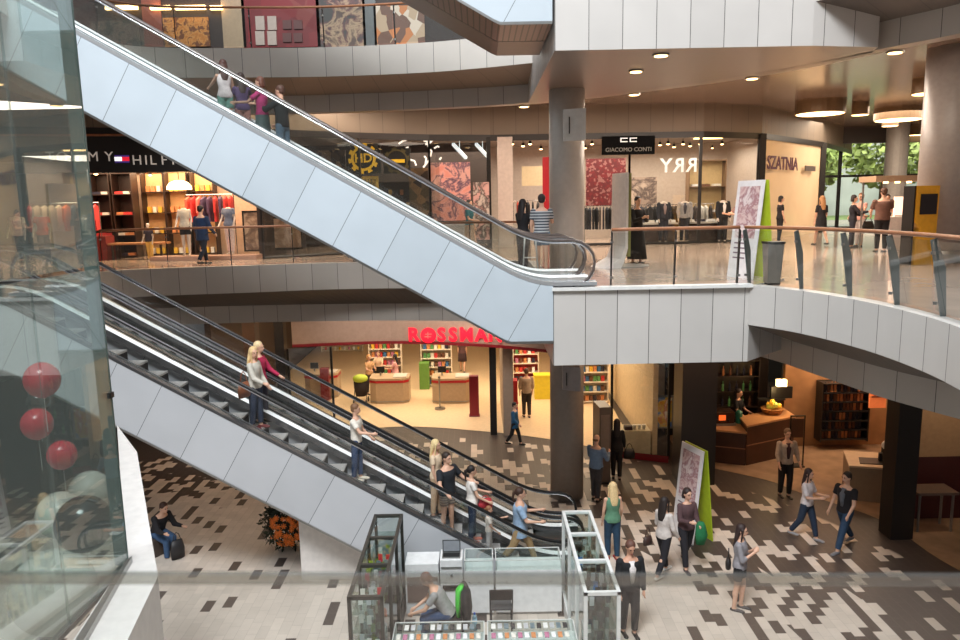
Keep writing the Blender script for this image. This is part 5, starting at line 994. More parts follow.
def person(label, loc, face, h=1.72, fem=False, pose='stand', arms=(('down',), ('down',)), top=(120, 120, 120), sleeve=.5, bottom='trousers', bcol=(50, 60, 84), shoe=(40, 36, 34), hair=(60, 40, 30), hl='short', skin=0, lean=0, topm=None, botm=None, cat='person', vox=.013, fat=1.0, turn=0, tilt=8, mann=False, head=True, open_top=None, toplen=0, group=None, straps=None):
    """face = heading in degrees, 0 looks to the viewer (-Y), 90 to the right (+X). arms: (swing, spread, elbow, inward) per side: left, right"""
    s = h/1.75; rz = radians(face); t = thing('person' if not mann else 'mannequin', label, cat, loc, rz, group)
    sk = skin_m(SK[skin]) if not mann else mat('mannequin_shell', (206, 190, 176), .35)
    sw = (.165 if fem else .195)*fat; hipw = .088
    leg = {'stand': ((3, 2), (-3, 3)), 'walk': ((18, 6), (-13, 20)), 'walk2': ((-11, 20), (16, 4)), 'stride': ((26, 8), (-22, 18)), 'sit': ((82, 84), (76, 80)), 'step': ((18, 22), (-4, 4)), 'contra': ((8, 12), (-4, 1)), 'crouch': ((100, 130), (80, 120))}[pose]
    th_, sh_ = .43, .42
    feet = []
    for (a, b) in leg:
        a, b = radians(a), radians(b); feet.append(-(th_*cos(a)+sh_*cos(a-b)))
    pz = -min(feet)+.085 if pose != 'sit' else .53
    pel = Vector((0, 0, pz)); L_ = radians(lean); up_ = Vector((0, -sin(L_), cos(L_))); TL = Matrix.Rotation(L_, 3, 'X')
    def tp(x, y, z): return (pel+TL @ Vector((x, y, z)))
    B = MB(); f = fat
    if fem: rings = [(-.10, .10, .08), (-.04, .165, .115), (.03, .17, .12), (.12, .135, .10), (.20, .122, .092), (.30, .142, .112), (.38, .148, .115), (.45, .152, .09), (.50, .10, .065), (.54, .05, .05)]
    else: rings = [(-.10, .10, .09), (-.04, .155, .115), (.05, .158, .118), (.14, .15, .112), (.22, .152, .112), (.33, .172, .122), (.41, .18, .118), (.47, .172, .09), (.51, .11, .07), (.55, .055, .055)]
    def torso(mb, lo, hi, inf, m=0):
        R_ = []
        for z, rx, ry in rings:
            if lo <= z <= hi: R_.append((tp(0, -.01 if fem and .25 < z < .4 else 0, z), (rx*f+inf), (ry*f+inf), TL))
        mb.loft(R_, m, 20)
    torso(B, -.2, .6, 0)
    J = {}
    for si, sd in enumerate((1, -1)):   # 1 = the person's left (local +X when facing -Y)
        a, b = (radians(v) for v in leg[si]); H = pel+Vector((sd*hipw, 0, -.02)); K = H+Vector((0, -sin(a), -cos(a)))*th_; A = K+Vector((0, -sin(a-b), -cos(a-b)))*sh_
        J['leg', si] = (H, K, A)
        r0 = .088*f if not fem else .09*f
        B.cone(H, K, r0, .056, 14, caps=True); B.ball(H, r0); B.ball(K, .057); B.cone(K, A, .056, .036, 14); B.ball(K+(A-K)*.3+Vector((0, .012, 0)), .056, .056, .10); B.ball(A, .038)
        fd = Vector((0, -1, 0)) if pose == 'sit' or leg[si][0] > -10 or True else None
        pitch = 0 if A.z < .14 else radians(min(35, (A.z-.1)*160)); fdir = Vector((0, -cos(pitch), -sin(pitch))); J['foot', si] = (A, fdir)
        B.cone(A+Vector((0, .02, -.035)), A+fdir*.16+Vector((0, 0, -.05)), .034, .024, 10); B.ball(A+Vector((0, .025, -.04)), .034); B.ball(A+fdir*.16+Vector((0, 0, -.05)), .036, .04, .022)
        ar = arms[si]; 
        if ar[0] == 'down': ar = (4, 9, 14, 5)
        sa, ab, eb, inw = (radians(v) for v in ar)
        S_ = tp(sd*(sw-.01), 0, .455); ud = Vector((sd*sin(ab), -sin(sa)*cos(ab), -cos(sa)*cos(ab))); E_ = S_+ud*.29
        fd = Vector((-sd*sin(inw)+sd*sin(ab)*.3, -sin(sa+eb)*cos(inw), -cos(sa+eb)*cos(inw))).normalized(); Wp = E_+fd*.25
        ra = .043 if fem else .05; J['arm', si] = (S_, E_, Wp, fd)
        B.ball(S_, ra*1.18); B.cone(S_, E_, ra, ra*.8, 12); B.ball(E_, ra*.8); B.cone(E_, Wp, ra*.78, .027, 12); B.ball(Wp, .028)
        # hand: palm, four unequal bent fingers, thumb from the side of the palm
        side = fd.cross(Vector((sd, 0, 0))).normalized() if abs(fd.x) < .9 else Vector((0, 0, 1)); nrm = fd.cross(side).normalized()*(-sd)  # palm looks inward
        P0 = Wp+fd*.045; B.ball(P0, .03, .032, .036); B.ball(P0+fd*.03, .03, .032, .03)
        for k, (o_, ln) in enumerate(((-.028, .062), (-.0095, .073), (.0095, .069), (.028, .055))):
            b0 = P0+fd*.035+side*o_; b1 = b0+fd*ln*.5+nrm*.006; b2 = b1+(fd*.8+nrm*.6)*ln*.5; B.cone(b0-fd*.02, b1, .0095, .009, 6); B.cone(b1, b2, .009, .0075, 6); B.ball(b1, .009, n=6, h=4); B.ball(b2, .0078, n=6, h=4)
        q0 = P0-side*.026; q1 = q0-side*.022+fd*.025+nrm*.01; q2 = q1+fd*.024+nrm*.008; B.cone(q0, q1, .012, .011, 6); B.cone(q1, q2, .011, .009, 6); B.ball(q1, .011, n=6, h=4); B.ball(q2, .009, n=6, h=4)
    # neck and head
    nk = tp(0, 0, .52); hd = tp(0, -.02, .71); HT = Matrix.Rotation(radians(turn), 3, 'Z') @ Matrix.Rotation(radians(tilt)+L_*.4, 3, 'X')
    def hp(x, y, z): return hd+HT @ Vector((x, y, z))
    if head:
        B.cone(nk-up_*.03, hp(0, .02, -.06), .056 if not fem else .048, .05 if not fem else .044, 14)
        B.ball(hd+HT @ Vector((0, .012, .02)), .076, .093, .098, 18, 12, T=HT); B.ball(hp(0, -.02, -.045), .055, .062, .066, 14, 10, T=HT); B.ball(hp(0, -.05, -.085), .028, .028, .026, 10, 6, T=HT)
        B.cone(hp(0, -.082, .02), hp(0, -.107, -.022), .010, .016, 8); B.ball(hp(0, -.101, -.024), .017, .014, .012, 8, 6, T=HT)
        for sd in (1, -1): B.ball(hp(sd*.077, .012, -.005), .012, .02, .032, 8, 6, T=HT); B.ball(hp(sd*.031, -.074, .034), .02, .014, .01, 8, 6, T=HT)
        B.ball(hp(0, -.085, -.055), .024, .012, .012, 8, 6, T=HT)
    o = B.build('body', sk, t, smooth=True); remesh(o, vox if not mann else .015); bod = o
    if head and not mann:
        for sd in (1, -1):
            mb = MB(); mb.ball(hp(sd*.031, -.083, .018), .012, .007, .007, 8, 6, T=HT); mb.build('eye', mat('eye_dark', (36, 26, 24), .2), bod, smooth=True)
            mb = MB(); mb.ball(hp(sd*.031, -.088, .038), .018, .006, .004, 8, 4, T=HT); mb.build('eyebrow', cloth(hair), bod, smooth=True)
        mb = MB(); mb.ball(hp(0, -.096, -.053), .023, .008, .007, 8, 6, T=HT); mb.build('mouth', mat('lips', (164, 84, 80), .4), bod, smooth=True)
        # hair
        if hl != 'bald':
            mb = MB(); mb.ball(hp(0, .03, .042), .089, .097, .094, 18, 12, T=HT)
            if hl == 'short': mb.ball(hp(0, .055, -.01), .078, .062, .07, 14, 10, T=HT)
            elif hl == 'bob': mb.loft([(hp(0, .05, .05), .092, .07, HT), (hp(0, .055, -.05), .1, .06, HT), (hp(0, .055, -.11), .09, .05, HT)])
            elif hl == 'long': mb.loft([(hp(0, .04, .06), .09, .07, HT), (hp(0, .06, -.04), .098, .062, HT), (tp(0, .075, .56), .098, .045, None), (tp(0, .10, .44), .09, .035, None), (tp(0, .115, .34), .06, .025, None)]); [mb.cone(hp(sd*.078, -.02, .05), tp(sd*.085, -.02, .5), .024, .016, 8) for sd in (1, -1)]
            elif hl == 'tail': mb.ball(hp(0, .055, -.0), .076, .055, .06, 12, 8, T=HT); mb.loft([(hp(0, .11, .04), .025, .025, None), (hp(0, .15, .0), .032, .03, None), (hp(0, .14, -.12), .028, .025, None), (hp(0, .12, -.22), .012, .012, None)], n=10)
            elif hl == 'bun': mb.ball(hp(0, .05, -.0), .078, .06, .06, 12, 8, T=HT); mb.ball(hp(0, .07, .13), .042)
            o = mb.build('hair', mat('hair_%d_%d_%d' % hair, hair, .6, var=.2, scale=60, bump=.4), t, smooth=True); remesh(o, .012, 3)
        else:
            mb = MB(); mb.ball(hp(0, .065, -.015), .08, .05, .04, 14, 8, T=HT); mb.build('hair', cloth(hair), t, smooth=True)
    # shirt
    m_top = topm or (cloth(top) if top else None)
    if m_top:
        mb = MB(); lo = -.10 if toplen >= 0 else .02
        lo = {0: -.06, 1: -.2, -1: .08}[toplen if toplen in (0, 1, -1) else 0]
        R_ = [(tp(0, 0, z), rx*f+.016, ry*f+.016, TL) for z, rx, ry in rings if lo <= z <= .5]
        if toplen == 0: R_[0] = (tp(0, 0, -.05), .172*f+.012, .122*f+.014, TL)
        if toplen == 1: R_ = [(tp(0, 0, -.2), .175*f+.02, .13*f+.02, TL)]+R_[2:]
        mb.loft(R_, 0, 20)
        for si in (0, 1):
            S_, E_, Wp, fd = J['arm', si]; ra = (.043 if fem else .05)+.013
            if sleeve > 0:
                mb.ball(S_, ra*1.15); T1 = S_+(E_-S_)*min(1, sleeve*1.2); mb.cone(S_, T1, ra*1.08, ra*1.02, 12)
                if sleeve > .83: mb.ball(E_, ra*.98); mb.cone(E_, E_+(Wp-E_)*min(1, (sleeve-.83)*6), ra*.95, .04, 12)
        o = mb.build('shirt' if not open_top else 'jacket', m_top, t, smooth=True); remesh(o, vox, 3)
    if open_top:   # shirt front seen in an open jacket, and a tie
        mb = MB(); mb.loft([(tp(0, -.115, .1), .03, .028, None), (tp(0, -.135, .25), .05, .02, None), (tp(0, -.135, .36), .062, .02, None), (tp(0, -.075, .49), .055, .025, None)], n=12); mb.build('shirt_front', cloth(open_top), t, smooth=True)
    mbm = botm or (cloth(bcol) if bottom else None)
    if bottom in ('trousers', 'shorts', 'capri'):
        fr = {'trousers': 1.93, 'shorts': .62, 'capri': 1.35}[bottom]; mb = MB()
        mb.loft([(tp(0, 0, z), rx*f+.011, ry*f+.012, TL) for z, rx, ry in rings if -.11 <= z <= .06], 0, 20)
        for si in (0, 1):
            H, K, A = J['leg', si]; r0 = .102*f; mb.ball(H, r0); k1 = min(1, fr); mb.cone(H, H+(K-H)*k1, r0, r0+(.078-r0)*k1, 14)
            if fr > 1: mb.ball(K, .078); mb.cone(K, K+(A-K)*(fr-1), .077, .077-.02*(fr-1), 14)
        o = mb.build('trousers' if bottom != 'shorts' else 'shorts', mbm, t, smooth=True); remesh(o, vox, 3)
    elif bottom in ('skirt', 'long_skirt', 'dress'):
        zl = {'skirt': .52, 'long_skirt': .14, 'dress': .56}[bottom]*1; mb = MB()
        mb.loft([((0, 0, pz+.12), .15*f, .115, None), ((0, 0, pz-.02), .19*f, .14, None), ((0, 0, (pz+zl)/2), .2*f if bottom != 'long_skirt' else .23, .16, None), ((0, 0, zl), .21*f if bottom != 'long_skirt' else .27, .18 if bottom != 'long_skirt' else .25, None)], n=24); mb.build('skirt', mbm, t, smooth=True)
    if shoe:
        for si in (0, 1):
            A, fd = J['foot', si]; mb = MB(); mb.ball(A+Vector((0, .03, -.045)), .042, .045, .038, 12, 8); mb.ball(A+fd*.155+Vector((0, 0, -.055)), .046, .06, .03, 12, 8); mb.cone(A+Vector((0, .02, -.048)), A+fd*.16+Vector((0, 0, -.055)), .042, .038, 12); o = mb.build('shoe', mat('shoe_%d_%d_%d' % shoe, shoe, .5), t, smooth=True)
            remesh(o, .012, 2)
    if straps: mb = MB(); mb.tube([tp(.12, .05, .47), tp(.03, -.15, .3), tp(-.12, -.08, .05)], .012, 6); mb.build('bag_strap', cloth(straps), t)
    t.scale = (s, s, s); t['_hand'] = [list(J['arm', k][2]+J['arm', k][3]*.07) for k in (0, 1)]
    return t
def world_hand(t, k):
    v = Vector(t['_hand'][k])*t.scale.x; c, s_ = cos(t.rotation_euler.z), sin(t.rotation_euler.z); return Vector((v.x*c-v.y*s_, v.x*s_+v.y*c, v.z))+Vector(t.location)
def handbag(label, c, w, h, col, rz=0, strap=.25, d=.1):
    t = thing('handbag', label, 'bag', (c[0], c[1], c[2]-strap-h), rz); mb = MB(); mb.loft([((0, 0, 0), w/2, d*.5, None), ((0, 0, h*.5), w/2*1.08, d*.55, None), ((0, 0, h), w/2*.8, d*.3, None)], n=16); mb.build('bag_body', mat('bag_%d_%d_%d' % col, col, .5), t, smooth=True)
    mb = MB(); mb.tube([(-w*.3, 0, h*.95), (-w*.18, 0, h+strap*.7), (0, 0, h+strap), (w*.18, 0, h+strap*.7), (w*.3, 0, h*.95)], .01, 6); mb.build('strap', mat('bag_%d_%d_%d' % col, col, .5), t); return t
def G(px, py, z=0): p = onz(px, py, z); return (p.x, p.y, z)
def escz(X, z0=0, Xb=1.2, H=6.0):
    k = math.floor((Xb-X)/.4-.15); return z0+(k+.15)*.2309+.03   # top of the tread the person stands on
def E1(px, Y=14.4, z0=0, Xb=1.2, guess=400, drop=.1):
    X = ony(px, guess, Y).x; k = max(0, math.floor((Xb-X)/.4-.15)); hi = Xb-(k+.15)*.4; X = min(max(X, hi-.28), hi-.12); z = z0+max(0, (k+.15)*.2309+.03-drop)+.008; return (X, Y, z)
# --- lower escalator riders
p = E1(258, 14.5, guess=400); a1 = person('blonde woman in a grey top riding down the escalator, brown bag at her side', p, 75, 1.66, True, 'stand', ((8, 10, 30, 10), (25, 12, 45, 0)), top=(190, 184, 172), sleeve=1.0, bcol=(44, 54, 74), shoe=(110, 40, 44), hair=(214, 182, 130), hl='long', turn=-30)
handbag('brown leather shoulder bag of the blonde escalator rider', (p[0]-.12, p[1]-.32, p[2]+1.25), .34, .30, (132, 78, 52), 1.2, .22)
p2 = E1(264, 14.88, guess=385); person('woman in a magenta cardigan with short blonde hair beside the grey-topped rider', p2, 80, 1.70, True, 'stand', ((25, 10, 30, 0), (10, 8, 30, 0)), top=(170, 36, 74), sleeve=1.0, bcol=(50, 48, 60), hair=(222, 196, 150), hl='bob')
p = E1(357, 14.5, guess=450); person('boy in a white t-shirt and jeans standing mid escalator', p, 80, 1.60, False, 'stand', ((15, 12, 30, 0), (40, 15, 45, 10)), top=(226, 218, 206), sleeve=.5, bcol=(44, 66, 100), shoe=(220, 210, 190), hair=(120, 84, 56), fat=.9, turn=10)
p = E1(438, 14.72, guess=490); person('blonde woman half hidden behind the man in the black t-shirt', p, 70, 1.66, True, 'stand', (('down',), ('down',)), top=(224, 200, 170), sleeve=.4, bcol=(190, 160, 130), hair=(226, 200, 146), hl='long')
p = E1(447, 14.35, guess=495); person('stocky man in a black t-shirt and plaid shorts holding the escalator rail', p, 50, 1.74, False, 'stand', ((30, 25, 50, 0), (35, 30, 30, 0)), top=(30, 34, 40), sleeve=.55, bottom='shorts', botm=stripes('plaid_cloth', (150, 134, 120), (110, 96, 88), 18), hair=(50, 36, 28), fat=1.18, shoe=(90, 80, 70))
p = E1(472, 14.45, guess=505); person('dark-haired woman in a white t-shirt and jeans near the escalator foot', p, 100, 1.64, True, 'stand', ((25, 10, 50, 10), (20, 10, 40, 0)), top=(230, 222, 214), sleeve=.4, bcol=(36, 48, 70), hair=(30, 22, 20), hl='tail', shoe=(190, 110, 90))
handbag('red handbag held in front of the white t-shirt woman', (p[0]+.28, p[1]-.05, p[2]+1.02), .3, .22, (176, 50, 60), .3, .06)
p = E1(489, 14.25, guess=525); person('small child in a pale dress walking off the escalator', p, 85, 1.08, True, 'stand', ((60, 8, 40, 0), (20, 10, 30, 0)), top=(224, 212, 200), sleeve=.5, bottom='trousers', bcol=(196, 192, 190), hair=(150, 100, 70), hl='tail', shoe=(200, 190, 180), vox=.013)
p = G(519, 553); person('man in a light blue shirt and khaki trousers striding off the escalator', (p[0], 14.65, .012), 88, 1.78, False, 'stride', ((35, 10, 60, 5), (28, 10, 62, 0)), top=(150, 176, 204), sleeve=.6, bcol=(176, 146, 104), hair=(66, 44, 34), hl='tail', shoe=(190, 180, 160), fat=1.12, toplen=1)
# --- upper escalator riders
def E2(px, Y, guess): return E1(px, Y, 6.0, 1.0, guess, .42)
p = E2(230, 15.75, 95); person('girl in a white top and mint shorts with long brown hair, highest rider', p, -150, 1.52, True, 'stand', ((60, 15, 20, 0), (20, 12, 20, 0)), top=(226, 214, 214), sleeve=0, bottom='shorts', bcol=(120, 170, 156), hair=(74, 44, 36), hl='long', shoe=(150, 110, 90))
p = E2(242, 15.95, 98); person('girl in a navy and pink top just behind the mint-shorts girl', p, -150, 1.52, True, 'stand', ((30, 15, 30, 0), (45, 22, 30, 0)), top=(78, 60, 96), sleeve=.4, bottom='trousers', bcol=(170, 120, 110), hair=(50, 34, 30), hl='long', shoe=(120, 90, 80))
p = E2(262, 15.7, 110); person('woman in a magenta top and long grey-green skirt on the upper escalator', p, -100, 1.62, True, 'stand', ((50, 15, 40, 0), (55, 10, 40, 0)), top=(178, 50, 110), sleeve=.55, bottom='long_skirt', bcol=(78, 96, 96), hair=(96, 58, 44), hl='bob')
p = E2(282, 15.75, 120); person('man in a dark jacket and jeans, lowest of the group on the upper escalator', p, -110, 1.68, False, 'stand', ((60, 12, 70, 10), (20, 8, 40, 0)), top=(30, 34, 36), sleeve=1.0, bcol=(100, 124, 146), hair=(80, 52, 40), hl='short')
# --- upper gallery landing and shops
person('man in a striped t-shirt and denim shorts by the upper escalator newels', (1.45, 16.0+.9, 6.0), 175, 1.80, False, 'contra', (('down',), (35, 10, 60, 0)), topm=stripes('striped_tee', (60, 66, 76), (170, 172, 174), 16), sleeve=.5, bottom='shorts', bcol=(86, 110, 130), hair=(36, 28, 26), hl='short')
person('dark-haired woman in black with a white handcart on the landing', (1.05, 17.4, 6.0), 140, 1.70, True, 'stand', ((30, 14, 50, 10), (30, 14, 50, 10)), top=(26, 24, 28), sleeve=.6, bcol=(50, 46, 48), hair=(34, 24, 24), hl='long')
t = thing('handcart', 'white folding handcart frame standing between the two people on the landing', 'handcart', (1.15, 16.75, 6.0)); mb = MB(); mb.tube([(-.15, 0, .06), (-.1, 0, .85), (.02, 0, .95), (.14, 0, .85), (.2, 0, .06)], .02, 6); mb.build('frame', white, t, smooth=True); mb = MB(); mb.tube([(-.13, 0, .4), (.18, 0, .4)], .015, 6); mb.box(-.18, -.15, .05, .22, .1, .08); mb.build('tray', white, t)
for x in (-.15, .2): mb = MB(); mb.cone((x, -.03, .06), (x, .03, .06), .06, .06, 12); mb.build('wheel', black, t)
p = ony(470, 250, 25.2); person('person in a teal top and long beige trousers passing the pink poster', (p.x, 25.2, 6.0), 60, 1.78, True, 'walk', (('down',), (20, 8, 60, 10)), top=(40, 104, 116), sleeve=.5, bottom='long_skirt', bcol=(170, 144, 124), hair=(36, 28, 26), hl='bob')
p = onz(633, 264, 6); person('person in long black clothes standing at the menswear window', (p.x+.1, p.y, 6.0), 20, 1.72, True, 'stand', ((30, 8, 80, 30), (30, 8, 80, 30)), top=(24, 22, 24), sleeve=1, bottom='long_skirt', bcol=(22, 20, 22), hair=(34, 24, 22), hl='short')
p = onz(741, 249, 6); person('woman with a high hair bun reading at the menswear window end', (p.x, 24.5, 6.0), -70, 1.66, True, 'stand', ((40, 10, 60, 10), (40, 10, 60, 10)), top=(130, 100, 92), sleeve=.5, bottom='trousers', bcol=(50, 44, 46), hair=(40, 28, 26), hl='bun')
p = onz(820, 245, 6); person('woman with long fair hair in a black dress walking away by the cream wall', (p.x, p.y, 6.0), 185, 1.68, True, 'walk', (('down',), ('down',)), top=(28, 24, 26), sleeve=.6, bottom='skirt', bcol=(26, 24, 26), hair=(176, 128, 82), hl='long', shoe=(20, 20, 20))
p = onz(779, 243, 6); person('person in dark clothes mostly hidden behind the upper sandwich board', (p.x-.0, p.y, 6.0), 90, 1.68, True, 'stand', (('down',), ('down',)), top=(30, 26, 28), bcol=(30, 28, 30), hair=(30, 22, 20), hl='bob')
p = onz(851, 248, 6); person('person in a dark jacket standing left of the group near the entrance', (p.x, p.y, 6.0), 70, 1.66, True, 'stand', ((20, 10, 60, 20), (40, 10, 60, 10)), top=(34, 30, 36), sleeve=1, bcol=(40, 40, 50), hair=(40, 30, 28), hl='bob')
t = handbag('dark handbag carried by the group near the entrance', (p.x+.45, p.y-.1, 7.0), .4, .3, (24, 22, 22), .2, .15)
p = onz(868, 248, 6); person('woman in a pink top facing the group near the entrance', (p.x+.1, p.y+.8, 6.0), -50, 1.72, True, 'contra', ((40, 10, 70, 20), (20, 10, 40, 0)), top=(214, 160, 146), sleeve=.4, bcol=(190, 180, 176), hair=(130, 86, 56), hl='short')
p = onz(880, 252, 6); person('broad man in a brown shirt and black trousers seen from behind, near the entrance', (p.x, p.y, 6.0), 170, 1.84, False, 'stand', ((20, 12, 40, 20), (30, 12, 50, 0)), top=(110, 78, 66), sleeve=.6, bcol=(26, 24, 26), hair=(90, 60, 44), hl='short', fat=1.15)
p = onz(903, 246, 6); person('attendant in dark clothes behind the promotional counter', (13.0, 23.6, 6.0), -20, 1.66, True, 'stand', ((20, 8, 60, 20), (20, 8, 60, 20)), top=(60, 50, 52), bcol=(40, 36, 40), hair=(50, 36, 30), hl='short')
for k, (px, Y, fc, lb) in enumerate(((663, 27.9, 10, 'headless mannequin in a dark suit, left in the menswear window'), (684, 27.95, -10, 'headless mannequin in a light grey suit in the menswear window'), (722, 27.9, 5, 'headless mannequin in a black suit, right in the menswear window'))):
    p = ony(px, 240, Y); t_ = person(lb, (p.x, Y, 6.0), fc, 1.86, False, 'stand', (('down',), ('down',)), top=[(36, 38, 48), (150, 146, 146), (26, 26, 28)][k], sleeve=1.0, bcol=[(36, 38, 48), (40, 40, 46), (26, 26, 28)][k], mann=True, head=False, cat='mannequin', open_top=[(150, 130, 130), (60, 60, 70), (220, 216, 210)][k])
for k, (px, Y, fc, lb, tc_, bt, bc, sh) in enumerate(((187, 23.9, 10, 'headless mannequin in a sleeveless grey top and black shorts', (200, 190, 170), 'shorts', (28, 26, 30), None), (231, 24.1, -10, 'headless mannequin in patterned top and pale trousers at the shop right', (110, 120, 140), 'trousers', (216, 190, 180), None), (45, 23.2, 20, 'headless mannequin in a coral top seen through the lift glass', (232, 96, 60), 'trousers', (70, 60, 60), None), (20, 22.8, 20, 'headless mannequin in a white top at the far left through the lift glass', (222, 206, 186), 'shorts', (90, 80, 70), None), (150, 24.0, 0, 'small mannequin with yellow trousers beside the display table', (60, 50, 60), 'trousers', (226, 180, 90), None))):
    p = ony(px, 250, Y); person(lb, (p.x, Y, 6.0 if k in (3, 4) else 6.15 if k < 2 else 6.0), fc, 1.80 if k != 4 else 1.2, True, 'stand', (('down',), (10, 12, 30, 0)), top=tc_, sleeve=0 if k == 0 else .4, bottom=bt, bcol=bc, mann=True, head=k in (4,), cat='mannequin', shoe=None)
p = onz(209, 263, 6); person('person in a long blue coat walking past the clothes shop window', (p.x, 22.0, 6.0), 160, 1.74, False, 'walk', (('down',), (15, 8, 30, 0)), top=(28, 50, 84), sleeve=1, bcol=(30, 34, 50), hair=(30, 24, 22), hl='short', toplen=1, fat=1.1)
p = ony(90, 250, 21.8); person('person in dark clothes at the railing right of the lift edge', (p.x-.1, 21.6, 6.0), 30, 1.7, False, 'stand', ((30, 8, 50, 0), (30, 8, 50, 0)), top=(40, 38, 42), bcol=(40, 44, 56), hair=(30, 24, 22))
# --- ground floor
p = G(629, 634); suit = person('brown-haired man in a black suit, right beside the white display case', (p[0], p[1]+.0, 0), 10, 1.76, False, 'contra', (('down',), ('down',)), top=(24, 24, 28), sleeve=1.0, bcol=(24, 24, 28), hair=(96, 62, 50), hl='short', skin=1, open_top=(214, 206, 204), shoe=(16, 16, 16), tilt=22)
p = G(613, 561); person('blonde woman in a green vest and jeans seen from behind', (p[0], p[1]+.1, 0), 190, 1.72, True, 'contra', (('down',), (4, 12, 25, 0)), top=(92, 136, 108), sleeve=0, bcol=(36, 62, 84), hair=(220, 190, 140), hl='long', shoe=(150, 50, 50))
p = G(664, 577); person('woman in a pale grey shirt and black trousers walking left of the sandwich board', (p[0], p[1]+.1, 0), 130, 1.70, True, 'walk', ((10, 10, 60, 10), (5, 14, 30, 0)), top=(200, 190, 184), sleeve=1.0, bcol=(30, 28, 34), hair=(38, 28, 26), hl='long', shoe=(230, 226, 220))
handbag('small dark bag on the arm of the pale grey shirt woman', (p[0]-.3, p[1]+.2, 1.0), .22, .18, (60, 40, 36), .5, .2)
p = G(688, 571); person('woman in a dark patterned top with a green jacket over her arm', (p[0], p[1]+.2, 0), 10, 1.74, True, 'walk2', ((15, 8, 70, 20), (20, 8, 80, 30)), top=(84, 60, 62), sleeve=1.0, bcol=(32, 30, 36), hair=(44, 28, 26), hl='bob', shoe=(60, 40, 40), turn=10)
t = thing('jacket', 'bright green jacket folded over the arm of the dark-topped woman', 'jacket', (p[0]+.20, p[1]-.12, .75)); mb = MB(); mb.loft([((0, 0, -.1), .09, .05, None), ((.02, 0, .1), .13, .08, None), ((0, 0, .3), .1, .08, None), ((0, 0, .38), .06, .05, None)], n=16); mb.build('cloth', cloth((30, 110, 66)), t, smooth=True)
p = G(740, 612); person('woman in black shorts and a grey top walking with a phone', (p[0], p[1]+.1, 0), 60, 1.68, True, 'contra', ((15, 6, 120, 30), (15, 6, 115, 30)), top=(140, 136, 140), sleeve=.9, bottom='shorts', bcol=(24, 22, 26), hair=(48, 32, 30), hl='long', shoe=(40, 34, 34))
handbag('small black shoulder bag of the woman in black shorts', (p[0]-.2, p[1]+.15, 1.2), .24, .2, (30, 26, 26), 1.2, .18)
p = G(845, 550); person('man in a black t-shirt with a grey print and jeans, striding right', (p[0], p[1]+.1, 0), -60, 1.80, False, 'stride', ((20, 12, 30, 0), (8, 12, 20, 0)), top=(28, 24, 28), sleeve=.5, bcol=(44, 66, 92), hair=(40, 28, 24), hl='short', shoe=(120, 120, 124), open_top=(90, 92, 100), turn=-10)
p = G(807, 540); person('woman in a white blouse and jeans beside the black t-shirt man', (p[0], p[1]+.1, 0), 40, 1.66, True, 'walk', ((20, 10, 80, 20), (20, 10, 80, 20)), top=(206, 196, 196), sleeve=.7, bcol=(40, 52, 72), hair=(50, 32, 30), hl='long', shoe=(150, 146, 146))
p = G(786, 498); person('waiter in a pale shirt, dark tie and dark trousers at the cafe edge', (p[0], p[1]+.1, 0), 0, 1.80, False, 'contra', ((5, 14, 30, 0), (8, 10, 30, 0)), top=(176, 156, 140), sleeve=.95, bcol=(30, 24, 24), hair=(110, 84, 64), hl='short', open_top=(60, 34, 40))
p = G(594, 500); person('balding man in a denim shirt standing beside the round column', (p[0]+.05, p[1]-.0, 0), 140, 1.74, False, 'stand', ((25, 10, 90, 20), (25, 10, 90, 20)), top=(112, 134, 160), sleeve=1.0, bcol=(70, 66, 66), hair=(120, 90, 70), hl='bald', fat=1.1)
p = G(617, 480); person('woman with long hair dressed all in black, with a black bag', (p[0], p[1]+.1, 0), 170, 1.70, True, 'stand', (('down',), (5, 10, 30, 0)), top=(20, 18, 20), sleeve=1.0, bcol=(20, 18, 20), hair=(26, 18, 18), hl='long', shoe=(16, 16, 16)); handbag('round black bag of the woman in black', (p[0]+.33, p[1], 1.05), .3, .28, (18, 16, 18), 0, .15)
p = G(757, 450); person('barista in black behind the raised cafe counter', (7.95, 22.05, .013), 40, 1.80, True, 'stand', ((20, 10, 50, 0), (20, 10, 50, 0)), top=(22, 20, 24), sleeve=.6, bcol=(22, 20, 24), hair=(36, 24, 22), hl='tail')
p = G(515, 446); person('small boy in a blue jacket walking at the drugstore threshold', (p[0], p[1]+.1, 0.013), 70, 1.40, False, 'walk', (('down',), (10, 10, 40, 0)), top=(30, 84, 126), sleeve=1.0, bcol=(24, 24, 28), hair=(30, 22, 22), hl='short', toplen=1)
p = G(527, 419); person('man in a beige shirt and dark trousers seen from behind inside the drugstore', (p[0], p[1]+.2, .013), 185, 1.78, False, 'stand', (('down',), ('down',)), top=(160, 142, 126), sleeve=.9, bcol=(50, 42, 40), hair=(80, 54, 44), hl='short')
for px, py, lb, tc_, hc, fc in ((374, 388, 'cashier in a beige top behind the middle checkout', (190, 150, 110), (190, 140, 90), 40), (385, 380, 'woman in a cream top behind the middle checkout counter', (220, 190, 160), (90, 50, 40), -10), (399, 388, 'shopper with black hair and a pink top at the middle checkout', (214, 160, 160), (24, 18, 20), -100)):
    p = G(px, py); person(lb, (p[0], 29.2 if px != 385 else 29.9, .013), fc, 1.64, True, 'stand', ((30, 10, 60, 10), (30, 10, 60, 10)), top=tc_, sleeve=.5, bcol=(60, 50, 50), hair=hc, hl='bob' if fc != -100 else 'long')
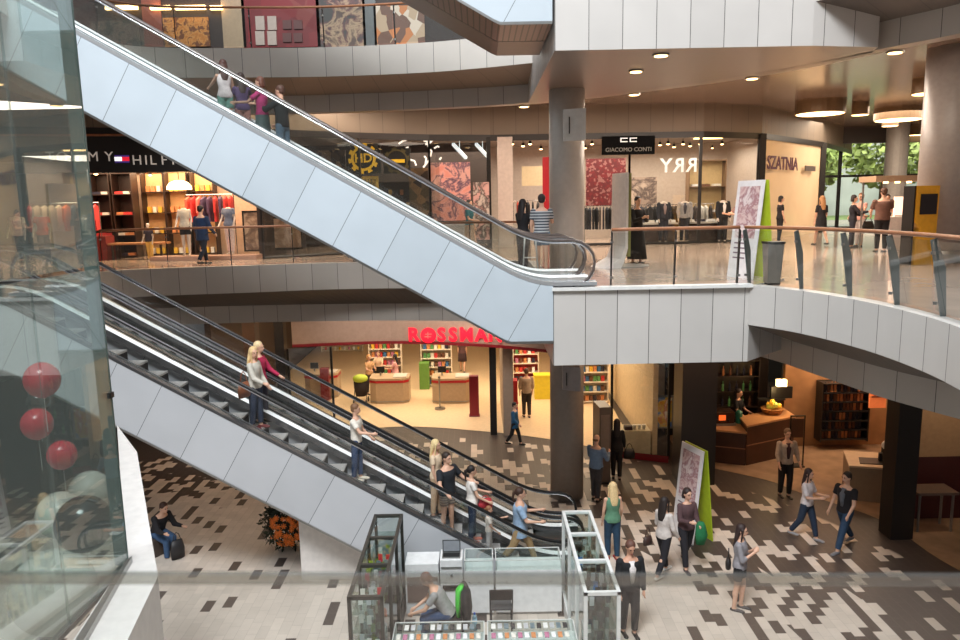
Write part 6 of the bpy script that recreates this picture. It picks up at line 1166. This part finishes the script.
p = G(467, 372); person('shopper deep in the drugstore of whom only the legs show', (p[0]-.2, p[1], .013), 180, 1.7, True, 'walk', (('down',), ('down',)), top=(90, 60, 60), bottom='skirt', bcol=(60, 40, 44), hair=(40, 30, 30))
# stroller
p = G(361, 404); t = thing('stroller', 'dark baby stroller with a lime green hood in the drugstore', 'stroller', (p[0], p[1]+.1, .013)); mb = MB(); mb.ball((0, 0, .98), .3, .26, .17, 16, 8); mb.build('hood', mat('hood_lime', (170, 190, 60), .6), t, smooth=True); mb = MB(); mb.loft([((0, 0, .3), .2, .2, None), ((0, 0, .6), .26, .24, None), ((0, .02, .9), .27, .2, None)], n=16); mb.build('seat', cloth((40, 30, 30)), t, smooth=True)
for x in (-.24, .24):
    mb = MB(); mb.tube([(x, -.3, .1), (x, 0, .5), (x, .32, .95)], .015, 6); mb.build('frame', dark, t)
    for y in (-.3, .25): mb = MB(); mb.cone((x-.02, y, .1), (x+.02, y, .1), .1, .1, 14); mb.build('wheel', black, t)
# seated attendant
person('seated booth attendant in a grey t-shirt and jeans facing left', (-.66, 12.02, 0), -90, 1.76, False, 'sit', ((35, 6, 25, 25), (30, 6, 30, 25)), top=(156, 154, 152), sleeve=.5, bcol=(40, 66, 100), hair=(130, 80, 56), hl='short', lean=30, tilt=25, shoe=(50, 46, 46))
p = G(160, 557); person('seated person with a dark top and jeans behind the white lift collar', (p[0]-.1, p[1]+.2, 0), 60, 1.7, False, 'sit', ((30, 8, 60, 0), (30, 8, 60, 0)), top=(30, 28, 32), sleeve=1, bcol=(60, 86, 120), hair=(70, 44, 36), lean=25, shoe=(200, 196, 190))
mb = MB(); mb.box(-.25, -.22, 0, .25, .28, .42); tag(mb.build('stool', mat('stool_dark', (70, 60, 54), .6), bevel=.02, loc=(p[0]-.15, p[1]+.25, 0), rotz=radians(60)), 'dark cube seat under the person beside the lift collar', 'stool')
handbag('black and white patterned bag at the feet of the person beside the lift collar', (p[0]+.45, p[1]-.1, .62), .3, .42, (40, 38, 40), .8, .18)
